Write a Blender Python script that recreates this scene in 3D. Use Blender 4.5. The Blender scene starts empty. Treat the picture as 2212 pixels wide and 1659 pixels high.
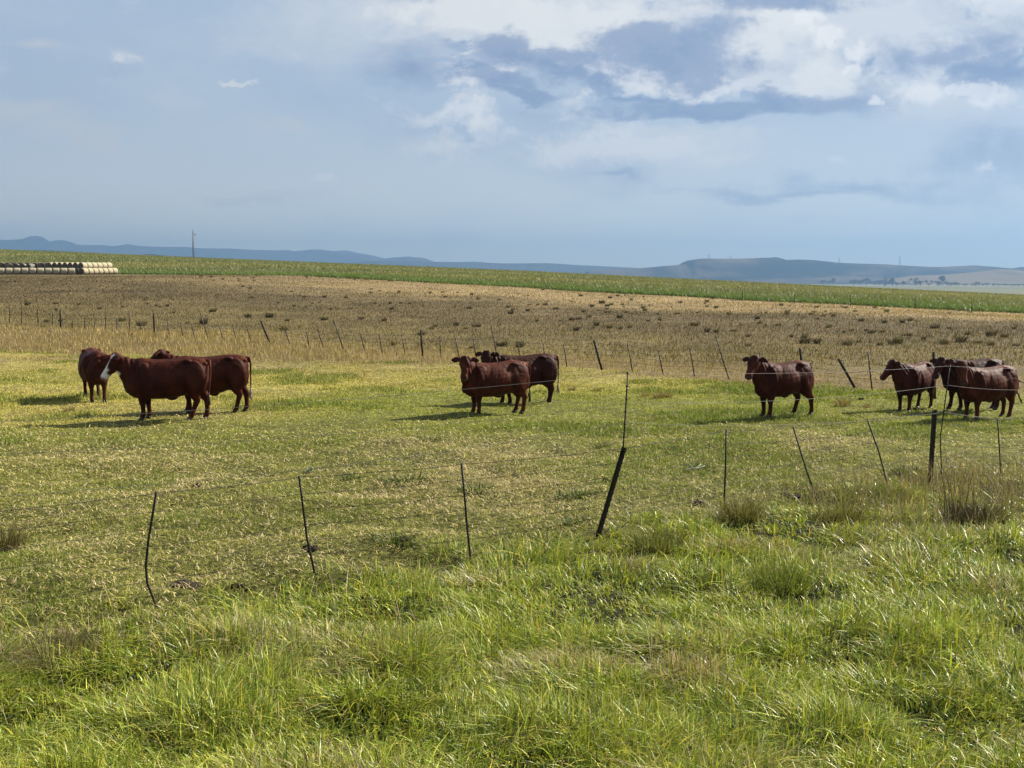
import bpy, bmesh, math, random
import numpy as np
from mathutils import Vector, Matrix

# ------------------------------------------------------------------ camera, sky, sun, exposure
SC = bpy.context.scene
R = math.radians
W, HH, F = 1024.0, 768.0, 1098.0          # photo frame and focal length in its pixels
HOR = 280.0                               # row of the true horizon
EYE = 3.0
PITCH = math.atan((384.0 - HOR) / F)
cam_d = bpy.data.cameras.new('camera')
cam = bpy.data.objects.new('camera', cam_d)
SC.collection.objects.link(cam)
cam.location = (0, 0, EYE)
cam.rotation_euler = (math.pi / 2 - PITCH, 0, 0)
cam_d.sensor_fit = 'HORIZONTAL'
cam_d.sensor_width = 36.0
cam_d.lens = 36.0 * F / W
cam_d.clip_start = 0.1
cam_d.clip_end = 80000
SC.camera = cam
SC.render.resolution_x, SC.render.resolution_y = 1024, 768

EXPO = 1.6
SC.view_settings.view_transform = 'Standard'
SC.view_settings.look = 'None'
SC.view_settings.gamma = 1.0
SC.view_settings.use_curve_mapping = False
SC.view_settings.exposure = EXPO
E = 2.0 ** EXPO

SUN_EL, SUN_AZ = R(37), R(61)             # azimuth clockwise from +y
SUN_DIR = Vector((math.sin(SUN_AZ) * math.cos(SUN_EL), math.cos(SUN_AZ) * math.cos(SUN_EL), math.sin(SUN_EL)))
sl = bpy.data.lights.new('sun', 'SUN')
sl.energy = 5.0
sl.angle = R(0.5)
sl.color = (1.0, 0.93, 0.80)
so = bpy.data.objects.new('sun', sl)
SC.collection.objects.link(so)
so.location = (60, 30, 80)
so.rotation_euler = (-SUN_DIR).to_track_quat('-Z', 'Y').to_euler()

WS = 0.1                                  # world strength


def s2l(c):
    c = c / 255.0
    return c / 12.92 if c <= 0.04045 else ((c + 0.055) / 1.055) ** 2.4


def lin(r, g, b):
    return (s2l(r), s2l(g), s2l(b))


def skc(r, g, b):
    return tuple(v / E / WS for v in lin(r, g, b)) + (1.0,)


class NT:
    """small node-tree writer"""

    def __init__(self, tree):
        self.t = tree

    def n(self, typ, **kw):
        nd = self.t.nodes.new(typ)
        for k, v in kw.items():
            setattr(nd, k, v)
        return nd

    def put(self, sock, v):
        if isinstance(v, bpy.types.NodeSocket):
            self.t.links.new(v, sock)
        elif v is not None:
            sock.default_value = v

    def m(self, op, a, b=None, c=None, clamp=False):
        nd = self.n('ShaderNodeMath', operation=op, use_clamp=clamp)
        self.put(nd.inputs[0], a)
        if b is not None:
            self.put(nd.inputs[1], b)
        if c is not None:
            self.put(nd.inputs[2], c)
        return nd.outputs[0]

    def vm(self, op, a, b=None, out=0):
        nd = self.n('ShaderNodeVectorMath', operation=op)
        self.put(nd.inputs[0], a)
        if b is not None:
            self.put(nd.inputs[1], b)
        return nd.outputs[out]

    def noise(self, vec, scale, detail=4.0, rough=0.55, dist=0.0, out='Fac'):
        nd = self.n('ShaderNodeTexNoise')
        self.put(nd.inputs['Vector'], vec)
        nd.inputs['Scale'].default_value = scale
        nd.inputs['Detail'].default_value = detail
        nd.inputs['Roughness'].default_value = rough
        nd.inputs['Distortion'].default_value = dist
        return nd.outputs[out]

    def ramp(self, fac, stops, interp='LINEAR'):
        nd = self.n('ShaderNodeValToRGB')
        nd.color_ramp.interpolation = interp
        el = nd.color_ramp.elements
        while len(el) < len(stops):
            el.new(0.5)
        for e, (p, c) in zip(el, stops):
            e.position = p
            e.color = c if len(c) == 4 else tuple(c) + (1.0,)
        self.put(nd.inputs[0], fac)
        return nd.outputs[0]

    def mix(self, fac, a, b, blend='MIX'):
        nd = self.n('ShaderNodeMix', data_type='RGBA', blend_type=blend)
        self.put(nd.inputs[0], fac)
        self.put(nd.inputs[6], a)
        self.put(nd.inputs[7], b)
        return nd.outputs[2]

    def smooth(self, x, a, b, lo=0.0, hi=1.0):
        nd = self.n('ShaderNodeMapRange', interpolation_type='SMOOTHSTEP')
        self.put(nd.inputs[0], x)
        nd.inputs[1].default_value = a
        nd.inputs[2].default_value = b
        nd.inputs[3].default_value = lo
        nd.inputs[4].default_value = hi
        return nd.outputs[0]


def build_world():
    w = bpy.data.worlds.new('World')
    SC.world = w
    w.use_nodes = True
    w.node_tree.nodes.clear()
    T = NT(w.node_tree)
    sky = T.n('ShaderNodeTexSky', sky_type='NISHITA')
    sky.sun_disc = False
    sky.sun_elevation = SUN_EL
    sky.sun_rotation = SUN_AZ
    sky.altitude = 1500
    sky.air_density = 1.0
    sky.dust_density = 1.5
    tc = T.n('ShaderNodeTexCoord')
    sp = T.n('ShaderNodeSeparateXYZ')
    T.put(sp.inputs[0], tc.outputs['Generated'])
    x, y, z = sp.outputs
    ay = T.m('MAXIMUM', T.m('ABSOLUTE', y), 0.12)
    p = T.m('DIVIDE', x, ay)
    q = T.m('DIVIDE', z, ay)
    cb = T.n('ShaderNodeCombineXYZ')
    T.put(cb.inputs[0], p)
    T.put(cb.inputs[1], q)
    P = cb.outputs[0]
    # noises: broad soft, stretched, and crisp billow
    mp = T.n('ShaderNodeMapping')
    mp.inputs['Scale'].default_value = (1.0, 2.4, 1.0)
    mp.inputs['Location'].default_value = (3.1, 1.7, 0.4)
    T.put(mp.inputs[0], P)
    PS = mp.outputs[0]
    nb = T.noise(PS, 3.0, 6, 0.58, 0.4)
    ns = T.noise(PS, 9.0, 9, 0.62, 0.3)
    nm = T.noise(P, 34.0, 9, 0.66, 0.2)
    nf = T.noise(P, 95.0, 7, 0.66, 0.2)
    wb = T.noise(PS, 6.0, 7, 0.6, 0.0, 'Color')
    PW = T.vm('ADD', P, T.vm('MULTIPLY', T.vm('SUBTRACT', wb, (.5, .5, .5)), (.16, .10, 0)))
    wf = T.noise(P, 45.0, 6, 0.6, 0.0, 'Color')
    PF = T.vm('ADD', P, T.vm('MULTIPLY', T.vm('SUBTRACT', wf, (.5, .5, .5)), (.035, .028, 0)))
    # base of the hazy sky, lighter upward, a little bluer at the horizon
    base = T.ramp(T.m('MULTIPLY', q, 3.2, clamp=True), [
        (0.0, skc(262, 252, 214)), (0.09, skc(254, 247, 214)), (0.16, skc(236, 235, 222)), (0.32, skc(206, 213, 217)), (0.5, skc(179, 194, 210)),
        (0.8, skc(174, 192, 212)), (1.0, skc(179, 198, 217))])
    col = T.mix(0.95, sky.outputs[0], base)
    # veils: pale and darker bands in the thin overcast
    right = T.smooth(p, -0.30, 0.25)
    high = T.smooth(q, 0.0, 0.12)
    amt = T.m('MULTIPLY', T.m('ADD', T.m('MULTIPLY', right, 0.6), 0.4), high)
    pale = T.m('MULTIPLY', T.smooth(nb, 0.46, 0.68), amt)
    col = T.mix(T.m('MULTIPLY', pale, 0.7), col, skc(208, 217, 226))
    dk = T.m('MULTIPLY', T.smooth(nb, 0.48, 0.32), amt)
    col = T.mix(T.m('MULTIPLY', dk, 0.6), col, skc(147, 164, 193))
    wisps = T.m('MULTIPLY', T.smooth(ns, 0.52, 0.74), T.smooth(q, -0.02, 0.04))
    col = T.mix(T.m('MULTIPLY', wisps, 0.4), col, skc(210, 217, 226))

    # broken layer cloud: density from warped noise, lit on the sunward side, shaded beneath
    wl = T.noise(P, 14.0, 5, 0.6, 0.0, 'Color')
    PL = T.vm('ADD', P, T.vm('MULTIPLY', T.vm('SUBTRACT', wl, (.5, .5, .5)), (.06, .05, 0)))

    def dens_at(vec):
        m2 = T.n('ShaderNodeMapping')
        m2.inputs['Scale'].default_value = (1.0, 2.1, 1.0)
        m2.inputs['Location'].default_value = (1.37, 0.52, 0.0)
        T.put(m2.inputs[0], vec)
        return T.noise(m2.outputs[0], 7.0, 9, 0.60, 0.2)
    d0 = dens_at(PL)
    d1 = dens_at(T.vm('ADD', PL, (0.010, 0.013, 0)))
    cover = T.m('MULTIPLY', T.smooth(p, -0.34, 0.02), T.smooth(q, 0.07, 0.21))
    thick = T.m('ADD', d0, T.m('MULTIPLY_ADD', cover, 0.30, -0.20))
    cm = T.smooth(thick, 0.44, 0.58)
    # thick cores turn grey-blue, thin rims stay white; the sunward side of each lump is brighter
    core = T.smooth(d0, 0.50, 0.66)
    lit = T.m('ADD', T.m('MULTIPLY', T.m('SUBTRACT', d0, d1), 7.0), T.m('MULTIPLY_ADD', core, -0.42, 0.66), clamp=True)
    ccol = T.ramp(lit, [(0.10, skc(134, 154, 190)), (0.38, skc(172, 188, 211)), (0.60, skc(217, 223, 230)), (0.92, skc(244, 243, 243))])
    col = T.mix(T.m('MULTIPLY', cm, 0.85), col, ccol)

    def blob(u, v, ru, rv, k=1.5, soft=0.5, rot=0.0, fine=False):
        """cloud lump around a direction; display pixels of a 2212-wide view give azimuth and height"""
        pc = (u / 2.16 - 512) / F
        qc = (HOR - v / 2.16) / F
        a = ru / 2.16 / F
        b = rv / 2.16 / F
        d = T.vm('SUBTRACT', PF if fine else PW, (pc + (0 if fine else .0), qc, 0))
        if rot:
            mpn = T.n('ShaderNodeMapping')
            mpn.inputs['Rotation'].default_value = (0, 0, rot)
            T.put(mpn.inputs[0], d)
            d = mpn.outputs[0]
        d = T.vm('DIVIDE', d, (a, b, 1))
        L = T.vm('LENGTH', d, out=1)
        nz = T.m('ADD', T.m('MULTIPLY', nf if fine else nm, .6), T.m('MULTIPLY', nm if fine else ns, .4))
        s = T.m('SUBTRACT', T.m('MULTIPLY_ADD', nz, k * 2, 1 - k), L)
        return T.smooth(s, -soft * 0.5, soft)

    def lay(col, blobs, c, op, fine=False):
        tot = None
        for bl in blobs:
            f = blob(*bl[:4], fine=fine, **(bl[4] if len(bl) > 4 else {}))
            tot = f if tot is None else T.m('MAXIMUM', tot, f)
        return T.mix(T.m('MULTIPLY', tot, op), col, c)

    # large pale masses
    col = lay(col, [(1130, 40, 520, 110), (800, 60, 260, 80, dict(soft=1.2)), (1690, 130, 190, 120), (1900, 60, 260, 70),
                    (1980, 210, 330, 55, dict(soft=1.1)), (1400, 330, 300, 50), (2150, 90, 130, 70)],
              skc(221, 225, 230), 0.8)
    col = lay(col, [(1250, 70, 230, 60), (1050, 45, 200, 50), (1660, 110, 110, 60), (960, 40, 110, 30), (1760, 190, 70, 70)],
              skc(246, 246, 243), 0.75)
    # darker undersides
    col = lay(col, [(1420, 125, 200, 55), (1230, 130, 90, 50), (1120, 115, 85, 40, dict(soft=0.5)), (1060, 178, 110, 28), (900, 155, 80, 50, dict(soft=1.2)),
                    (1560, 248, 300, 30), (1640, 20, 190, 45), (2060, 130, 210, 48, dict(soft=0.9)), (2150, 160, 130, 40), (1120, 205, 110, 18),
                    (1500, 160, 150, 40)],
              skc(134, 154, 189), 0.8)
    col = lay(col, [(1900, 408, 260, 22, dict(soft=1.2)), (2150, 350, 150, 60, dict(soft=1.3)), (1750, 420, 300, 14, dict(soft=1.2)),
                    (1310, 405, 60, 10, dict(soft=1.2)), (1440, 150, 80, 25), (1460, 262, 170, 16)],
              skc(140, 159, 192), 0.65)
    # left pinkish veil
    col = lay(col, [(60, 262, 150, 34, dict(soft=1.2)), (170, 300, 210, 22, dict(soft=1.2, rot=0.12)), (10, 450, 40, 14), (80, 100, 70, 14, dict(soft=1.3)),
                    (590, 280, 60, 10, dict(soft=1.2)), (560, 425, 160, 14, dict(soft=1.3))], skc(210, 212, 216), 0.7)
    # bright small lumps
    col = lay(col, [(945, 325, 75, 27, dict(soft=1.0)), (1290, 325, 130, 30), (1190, 348, 55, 17), (1410, 325, 130, 26), (708, 386, 26, 9), (525, 189, 40, 5),
                    (1540, 345, 80, 18, dict(soft=1.2))],
              skc(236, 236, 235), 0.65, True)
    col = lay(col, [(1975, 212, 62, 27, dict(k=1.3, soft=0.6)), (2112, 218, 55, 26, dict(k=1.3, soft=0.6)),
                    (2050, 205, 60, 14, dict()),
                    (1880, 230, 20, 12, dict(k=1.0, soft=0.4)), (1772, 90, 40, 24, dict(k=1.3, soft=0.4)),
                    (1835, 128, 24, 20, dict(k=1.2, soft=0.5)), (1815, 158, 22, 8), (2120, 370, 26, 14, dict(soft=0.8)), (1740, 48, 40, 14)],
              skc(258, 256, 253), 0.62, True)
    bg = T.n('ShaderNodeBackground')
    T.put(bg.inputs[0], col)
    bg.inputs[1].default_value = WS
    out = T.n('ShaderNodeOutputWorld')
    T.put(out.inputs[0], bg.outputs[0])
    w.cycles.sampling_method = 'MANUAL'
    w.cycles.sample_map_resolution = 512


build_world()
SC.cycles.use_denoising = True
SC.cycles.max_bounces = 5
SC.cycles.diffuse_bounces = 2
SC.cycles.glossy_bounces = 2
SC.cycles.transmission_bounces = 3
SC.cycles.volume_bounces = 0
SC.cycles.caustics_reflective = False
SC.cycles.caustics_refractive = False

# ------------------------------------------------------------------ helpers
COL = SC.collection


def tag(o, label=None, cat=None, group=None, kind=None):
    if label:
        o['label'] = label
    if cat:
        o['category'] = cat
    if group:
        o['group'] = group
    if kind:
        o['kind'] = kind
    return o


def empty(name, loc, rz=0.0):
    o = bpy.data.objects.new(name, None)
    COL.objects.link(o)
    o.location = loc
    o.rotation_euler = (0, 0, rz)
    o.empty_display_size = 0.3
    return o


def add_obj(name, me, mat=None, parent=None, smooth=False):
    o = bpy.data.objects.new(name, me)
    COL.objects.link(o)
    if mat and not me.materials:
        me.materials.append(mat)
    if parent:
        o.parent = parent
    if smooth:
        me.polygons.foreach_set('use_smooth', np.ones(len(me.polygons), dtype=bool))
    return o


def np_mesh(name, V, quads=None, tris=None, cols=None):
    V = np.asarray(V, dtype=np.float32).reshape(-1, 3)
    me = bpy.data.meshes.new(name)
    nq = 0 if quads is None else len(quads)
    nt = 0 if tris is None else len(tris)
    me.vertices.add(len(V))
    me.vertices.foreach_set('co', V.ravel())
    parts = []
    if nq:
        parts.append(np.asarray(quads, dtype=np.int32).ravel())
    if nt:
        parts.append(np.asarray(tris, dtype=np.int32).ravel())
    li = np.concatenate(parts)
    me.loops.add(len(li))
    me.loops.foreach_set('vertex_index', li)
    me.polygons.add(nq + nt)
    st = np.concatenate([np.arange(nq) * 4, nq * 4 + np.arange(nt) * 3]).astype(np.int32)
    me.polygons.foreach_set('loop_start', st)
    me.update(calc_edges=True)
    if cols is not None:
        a = me.attributes.new('col', 'FLOAT_COLOR', 'POINT')
        c = np.ones((len(V), 4), dtype=np.float32)
        c[:, :3] = np.asarray(cols).reshape(-1, 3)
        a.data.foreach_set('color', c.ravel())
    return me


def hash2(ix, iy, seed):
    h = (ix.astype(np.int64) * 374761393 + iy.astype(np.int64) * 668265263 + seed * 1442695041) & 0xFFFFFFFF
    h = ((h ^ (h >> 13)) * 1274126177) & 0xFFFFFFFF
    h = h ^ (h >> 16)
    return (h & 0xFFFFFF) / float(0xFFFFFF)


def vnoise(x, y, seed=0):
    x = np.asarray(x, dtype=np.float64)
    y = np.asarray(y, dtype=np.float64)
    ix, iy = np.floor(x), np.floor(y)
    fx, fy = x - ix, y - iy
    fx = fx * fx * (3 - 2 * fx)
    fy = fy * fy * (3 - 2 * fy)
    a, b = hash2(ix, iy, seed), hash2(ix + 1, iy, seed)
    c, d = hash2(ix, iy + 1, seed), hash2(ix + 1, iy + 1, seed)
    return (a * (1 - fx) + b * fx) * (1 - fy) + (c * (1 - fx) + d * fx) * fy


def fbm(x, y, seed=0, octv=4):
    s, a, t = 0.0, 0.5, 0.0
    for i in range(octv):
        s = s + a * vnoise(x * 2 ** i + 17.3 * i, y * 2 ** i - 9.1 * i, seed + i)
        t += a
        a *= 0.5
    return s / t


def sstep(a, b, x):
    t = np.clip((x - a) / (b - a), 0, 1)
    return t * t * (3 - 2 * t)


# ------------------------------------------------------------------ terrain
KY = np.array([-1e5, 50, 80, 110, 150, 230, 360, 500, 560, 700, 1100, 1e6])
KZ = np.array([0, 0, 0.25, 0.75, 2.0, 3.3, 5.4, 7.2, 7.0, 2.0, -12, -12])
KS = np.array([0, 0, -.009, -.019, -.030, -.034, -.038, -.041, -.041, -.03, 0, 0])


def terrain(x, y):
    x = np.asarray(x, dtype=np.float64)
    y = np.asarray(y, dtype=np.float64)
    z = 0
    s = 0
    wd = np.clip(np.abs(y) * 0.07, 1, 40)
    for k in (-1, -.5, 0, .5, 1):
        z = z + np.interp(y + k * wd, KY, KZ) / 5
        s = s + np.interp(y + k * wd, KY, KS) / 5
    xl = np.interp(y, [110, 150, 250, 500], [-60, -42, -22, -300])
    xc = np.clip(x, xl, 330)
    z = z + s * np.where(xc > 0, xc * 1.2, xc)
    r = np.hypot(x, y)
    near = 1 - sstep(25, 90, r)
    z = z + near * (fbm(x * .9, y * .9, 5, 3) - .5) * np.where(y < 18, .26 - .10 * sstep(11, 18, y), .16)
    z = z + (fbm(x * .06, y * .06, 9, 2) - .5) * .5 * sstep(40, 90, r) * (1 - sstep(110, 300, r))
    z = z + 1.3 * (1 - sstep(1.0, 5.6, y)) * np.where(y > -6, 1, 1)
    return z


CP, SP = math.cos(PITCH), math.sin(PITCH)


def ray(u, v):
    a, b = (u - W / 2) / F, -(v - HH / 2) / F
    # camera looks along +y pitched down
    return np.array([a, CP + b * SP, b * CP - SP])


def hit(u, v, far=900.0):
    d = ray(u, v)
    t = 3.0
    prev = t
    while t < far:
        p = d * t
        if EYE + p[2] < float(terrain(p[0], p[1])):
            lo, hi = prev, t
            for _ in range(30):
                m = (lo + hi) / 2
                p = d * m
                if EYE + p[2] < float(terrain(p[0], p[1])):
                    hi = m
                else:
                    lo = m
            p = d * hi
            return Vector((p[0], p[1], float(terrain(p[0], p[1]))))
        prev = t
        t *= 1.012
    p = d * far
    return Vector((p[0], p[1], float(terrain(p[0], p[1]))))


def at_depth(u, v, Y):
    """the point at world depth Y seen along the direction of (u, v)"""
    d = ray(u, v)
    t = Y / d[1]
    return Vector((d[0] * t, Y, EYE + d[2] * t))


def D2(x, y):
    return (x / 2.16, y / 2.16)


def boundary(pts):
    hs = sorted([tuple(hit(*p))[:2] for p in pts])
    return np.array([h[0] for h in hs]), np.array([h[1] for h in hs])


B_VERGE = boundary([(0, 656), (60, 650), (110, 638), (160, 616), (240, 600), (320, 586), (470, 566), (560, 549), (620, 532), (720, 518), (800, 504), (880, 492), (960, 478), (1023, 470)])
B_PAST = boundary([(0, 350), (100, 353), (250, 357), (350, 360), (460, 364), (560, 369), (700, 381), (800, 387), (900, 391), (1023, 396)])
B_DRY = boundary([(0, 328), (100, 330), (250, 336), (350, 344), (460, 351), (560, 357), (700, 366), (800, 372), (900, 377), (1023, 383)])
XC = np.array([-150, -110, -82, -60, -44, -20, 0, 30, 51, 90])
YC = np.array([250, 243, 232, 212, 190, 170, 150, 130, 112, 85])
B_SLOPE = [np.interp(0, *B_VERGE)]


def zone(x, y):
    """soft membership of a ground point: verge, pasture, dry band, veld, crop"""
    n1 = fbm(x * .7, y * .7, 21, 3) - .5
    n2 = fbm(x * .15, y * .15, 22, 3) - .5
    yb = np.interp(x, *B_VERGE) + 1.6 * n1
    yp = np.interp(x, *B_PAST) + 5 * n2 + 2 * n1
    yd = np.interp(x, *B_DRY) + 8 * n2
    yc = np.interp(x, XC, YC)
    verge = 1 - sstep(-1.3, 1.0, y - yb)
    past = (1 - verge) * (1 - sstep(-1.2, 1.2, y - yp))
    dry = (1 - verge - past) * (1 - sstep(-3, 5, y - yd))
    crop = sstep(-1, 1, y - yc) * (1 - sstep(500, 540, y))
    veld = np.clip(1 - verge - past - dry - crop, 0, 1)
    return verge, past, dry, veld, crop


def veld_color(x, y):
    a = fbm(x * .05, y * .07, 31, 4)
    c = fbm(x * .3, y * .3, 33, 3)
    yf = np.interp(x, *B_DRY)
    q = (y - yf) / (np.interp(x, XC, YC) - yf) + .42 * (a - .5)
    rt = sstep(-70, 0, x)
    olive = np.array([.098, .076, .029])
    brown = np.array([.072, .053, .024])  # dark growth, with some cloud shadow painted into the band's colour
    pale = np.array([.178, .130, .064])
    k1 = sstep(-.05, .38, q)[..., None]
    k2 = (sstep(.46, .72, q) * (.25 + .75 * rt))[..., None]
    col = olive * (1 - k1) + brown * k1
    col = col * (1 - k2) + pale * k2
    return col * (.7 + .6 * c[..., None])


def past_color(x, y):
    a = fbm(x * .35, y * .35, 41, 4)
    b = fbm(x * .09, y * .12, 42, 3)
    tan = sstep(.46, .66, a * .6 + b * .4)[..., None] * (sstep(27, 19, y) * .5 + .12)[..., None]
    green = np.array([.165, .168, .034])
    yel = np.array([.265, .228, .060])
    tanc = np.array([.215, .165, .080])
    k = sstep(.35, .65, b)[..., None]
    col = green * (1 - k) + yel * k
    fa = (sstep(29, 42, y) * (.35 + .5 * sstep(.4, .6, a)))[..., None]
    col = col * (1 - fa) + np.array([.195, .150, .062]) * fa
    return col * (1 - tan) + tanc * tan


def crop_color(x, y):
    yc = np.interp(x, XC, YC)
    d = y - yc
    n = fbm(x * .02, y * .05, 51, 3)
    m = fbm(x * .006, y * .03, 52, 3)
    g = np.array([.076, .108, .019])
    yl = np.array([.150, .138, .040])
    ol = np.array([.102, .108, .030])
    k = sstep(12, 45, d + 30 * (n - .5))[..., None]
    j = sstep(.42, .6, m)[..., None]
    far = yl * j + ol * (1 - j)
    return g * (1 - k) + far * k


def ground_color(x, y):
    ve, pa, dr, vl, cr = [w[..., None] for w in zone(x, y)]
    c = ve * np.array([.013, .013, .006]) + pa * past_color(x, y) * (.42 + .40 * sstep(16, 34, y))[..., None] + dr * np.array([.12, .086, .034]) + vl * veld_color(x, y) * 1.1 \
        + cr * crop_color(x, y) * .6
    r = np.hypot(x, y)
    plain = sstep(540, 700, r)[..., None]
    n = fbm(x * .002, y * .002, 61, 3)[..., None]
    pl = np.array([.125, .11, .062]) * n * 1.3 + np.array([.06, .075, .03]) * (1 - n)
    return c * (1 - plain) + pl * plain


def mat_new(name):
    m = bpy.data.materials.new(name)
    m.use_nodes = True
    m.node_tree.nodes.clear()
    T = NT(m.node_tree)
    out = T.n('ShaderNodeOutputMaterial')
    b = T.n('ShaderNodeBsdfPrincipled')
    T.put(out.inputs[0], b.outputs[0])
    return m, T, b, out


def bump(T, b, h, strength, dist=0.02):
    bp = T.n('ShaderNodeBump')
    bp.inputs['Strength'].default_value = strength
    bp.inputs['Distance'].default_value = dist
    T.put(bp.inputs['Height'], h)
    T.put(b.inputs['Normal'], bp.outputs[0])


def ground_mat():
    m, T, b, out = mat_new('ground')
    at = T.n('ShaderNodeAttribute', attribute_name='col')
    tc = T.n('ShaderNodeTexCoord')
    P = tc.outputs['Object']
    n1 = T.noise(P, 2.2, 6, .65)
    n2 = T.noise(P, 17.0, 4, .7)
    n3 = T.noise(P, .16, 5, .6)
    n4 = T.noise(P, 9.0, 5, .7, .3)
    f = T.m('MULTIPLY', T.smooth(n1, .3, .72, .66, 1.3), T.smooth(n2, .36, .66, .35, 1.45))
    f = T.m('MULTIPLY', f, T.smooth(n4, .34, .5, .38, 1.1))
    f = T.m('MULTIPLY', f, T.smooth(n3, .3, .7, .8, 1.2))
    cb = T.n('ShaderNodeCombineXYZ')
    for i in range(3):
        T.put(cb.inputs[i], f)
    T.put(b.inputs['Base Color'], T.mix(1.0, at.outputs['Color'], cb.outputs[0], 'MULTIPLY'))
    b.inputs['Roughness'].default_value = .95
    b.inputs['Specular IOR Level'].default_value = .1
    bump(T, b, T.m('ADD', n1, T.m('MULTIPLY', n2, .4)), .8, .12)
    return m


def build_ground():
    # polar sheet about the camera: fine in front, coarse behind, out to 12 km
    fr = np.linspace(-38, 38, 330)
    bk = np.linspace(38, 322, 60)[1:-1]
    az = np.radians(np.concatenate([fr, bk]))
    rr = np.concatenate([[.6, 1.5, 2.5, 3.5, 4.3], np.geomspace(5, 60, 190), np.geomspace(61, 700, 200), np.geomspace(730, 12000, 40)])
    A, RR = np.meshgrid(az, rr)
    X, Y = RR * np.sin(A), RR * np.cos(A)
    Z = terrain(X, Y)
    # far field fold: keep the plain level
    V = np.stack([X, Y, Z], -1).reshape(-1, 3)
    na, nr = len(az), len(rr)
    i = np.arange(nr - 1)[:, None] * na + np.arange(na)[None, :]
    j = np.arange(nr - 1)[:, None] * na + (np.arange(na)[None, :] + 1) % na
    q = np.stack([i, j, j + na, i + na], -1).reshape(-1, 4)[:, ::-1]
    c0 = len(V)
    V = np.vstack([V, [[0, 0, float(terrain(0, 0))]]])
    ii = np.arange(na)
    t = np.stack([np.full(na, c0), (ii + 1) % na, ii], -1)
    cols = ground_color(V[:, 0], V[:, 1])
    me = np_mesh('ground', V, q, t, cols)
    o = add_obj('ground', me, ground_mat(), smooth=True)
    tag(o, kind='structure')
    return o


build_ground()

# ------------------------------------------------------------------ hills


def hill_mat(name, tan, dark, lo, hi, scale):
    m, T, b, out = mat_new(name)
    tc = T.n('ShaderNodeTexCoord')
    geo = T.n('ShaderNodeNewGeometry')
    mp = T.n('ShaderNodeMapping')
    mp.inputs['Scale'].default_value = (1, 1, 2.5)
    T.put(mp.inputs[0], tc.outputs['Object'])
    n = T.noise(mp.outputs[0], scale, 7, .62, .4)
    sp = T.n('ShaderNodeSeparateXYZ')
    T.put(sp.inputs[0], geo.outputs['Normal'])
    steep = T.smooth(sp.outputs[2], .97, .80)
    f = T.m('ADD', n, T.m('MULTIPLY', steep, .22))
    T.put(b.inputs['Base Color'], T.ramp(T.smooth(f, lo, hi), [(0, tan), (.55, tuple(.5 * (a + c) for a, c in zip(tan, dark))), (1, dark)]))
    b.inputs['Roughness'].default_value = 1
    b.inputs['Specular IOR Level'].default_value = 0
    return m


def hill(name, prof, D, mat, depth, shape=1.3, rough=.05, seed=0, nx=260, nt=44, base=-14, mesa=0.0):
    us = np.array([p[0] / 3.75 for p in prof])
    vs = np.array([p[1] / 3.75 for p in prof])
    u = np.linspace(us[0], us[-1], nx)
    v = np.interp(u, us, vs)
    k = np.array([.25, .5, .25])
    v = np.convolve(np.pad(v, 1, mode='edge'), k, 'valid')
    X = (u - 512) / F * D
    crest = np.array([at_depth(a, b, D).z for a, b in zip(u, v)])
    t = np.linspace(-1, 1, nt)
    TT, XX = np.meshgrid(t, X, indexing='ij')
    CR = np.tile(crest, (nt, 1))
    at = np.abs(TT)
    g = (1 - at ** shape) if not mesa else np.where(at < .16, 1 - .02 * at, mesa * (1 - (at - .16) / .84) ** 1.2 + (1 - mesa) * (1 - sstep(.16, .36, at)))
    nz = (fbm(XX / depth * 2.6 + 7, TT * 2.2 + 3, seed, 5) - .5)
    ends = sstep(0, .05, np.linspace(0, 1, nx)) * sstep(1, .95, np.linspace(0, 1, nx))
    Hh = (CR - base) * g
    Z = base + Hh * (1 + nz * 1.1 * np.clip(at * 1.6, 0, 1)) + (CR - base) * rough * nz * .5 * (1 - at)
    gul = np.abs(fbm(XX / depth * 7, TT * .9, seed + 3, 3) - .5)
    Z = Z - (CR - base) * .20 * (1 - 2 * gul) * np.clip(at * 3, 0, 1) * g
    Z = np.where(at > .999, base - 1.0, Z)
    Y = D + TT * depth + (fbm(XX / depth, XX * 0, seed + 8, 2) - .5) * depth * .0
    V = np.stack([XX, Y, Z], -1).reshape(-1, 3)
    i = np.arange(nt - 1)[:, None] * nx + np.arange(nx - 1)[None, :]
    q = np.stack([i, i + 1, i + nx + 1, i + nx], -1).reshape(-1, 4)
    me = np_mesh(name, V, q)
    o = add_obj(name, me, mat, smooth=True)
    tag(o, kind='structure')
    return o


HM1 = hill_mat('far_hill', (.030, .030, .022), (.012, .016, .012), .35, .75, .0011)
HM2 = hill_mat('near_hill', (.075, .058, .040), (.006, .010, .008), .36, .62, .0028)
HM3 = hill_mat('tan_hill', (.125, .098, .062), (.012, .018, .010), .58, .72, .006)
hill('mountains', [(-500, 930), (-200, 905), (0, 894), (60, 897), (110, 893), (130, 884), (152, 881), (172, 885), (185, 897), (200, 906), (215, 900), (236, 896), (262, 900), (300, 914),
                   (340, 917), (400, 916), (440, 921), (490, 911), (520, 919), (600, 924), (720, 927), (745, 931), (870, 931), (960, 936),
                   (1055, 938), (1085, 935), (1105, 941), (1145, 937), (1177, 933), (1215, 935), (1290, 947), (1370, 954), (1437, 967), (1500, 980), (1600, 992)],
     9500, HM1, 1500, seed=3)
hill('mountains', [(1180, 960), (1255, 938), (1300, 935), (1340, 944), (1400, 955), (1470, 975)], 11200, HM1, 600, seed=4)
hill('mountains', [(1400, 985), (1437, 969), (1480, 964), (1533, 960), (1590, 966), (1632, 980), (1720, 982), (1780, 979), (1830, 983), (1900, 990)], 8300, HM1, 900, seed=6)
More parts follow.
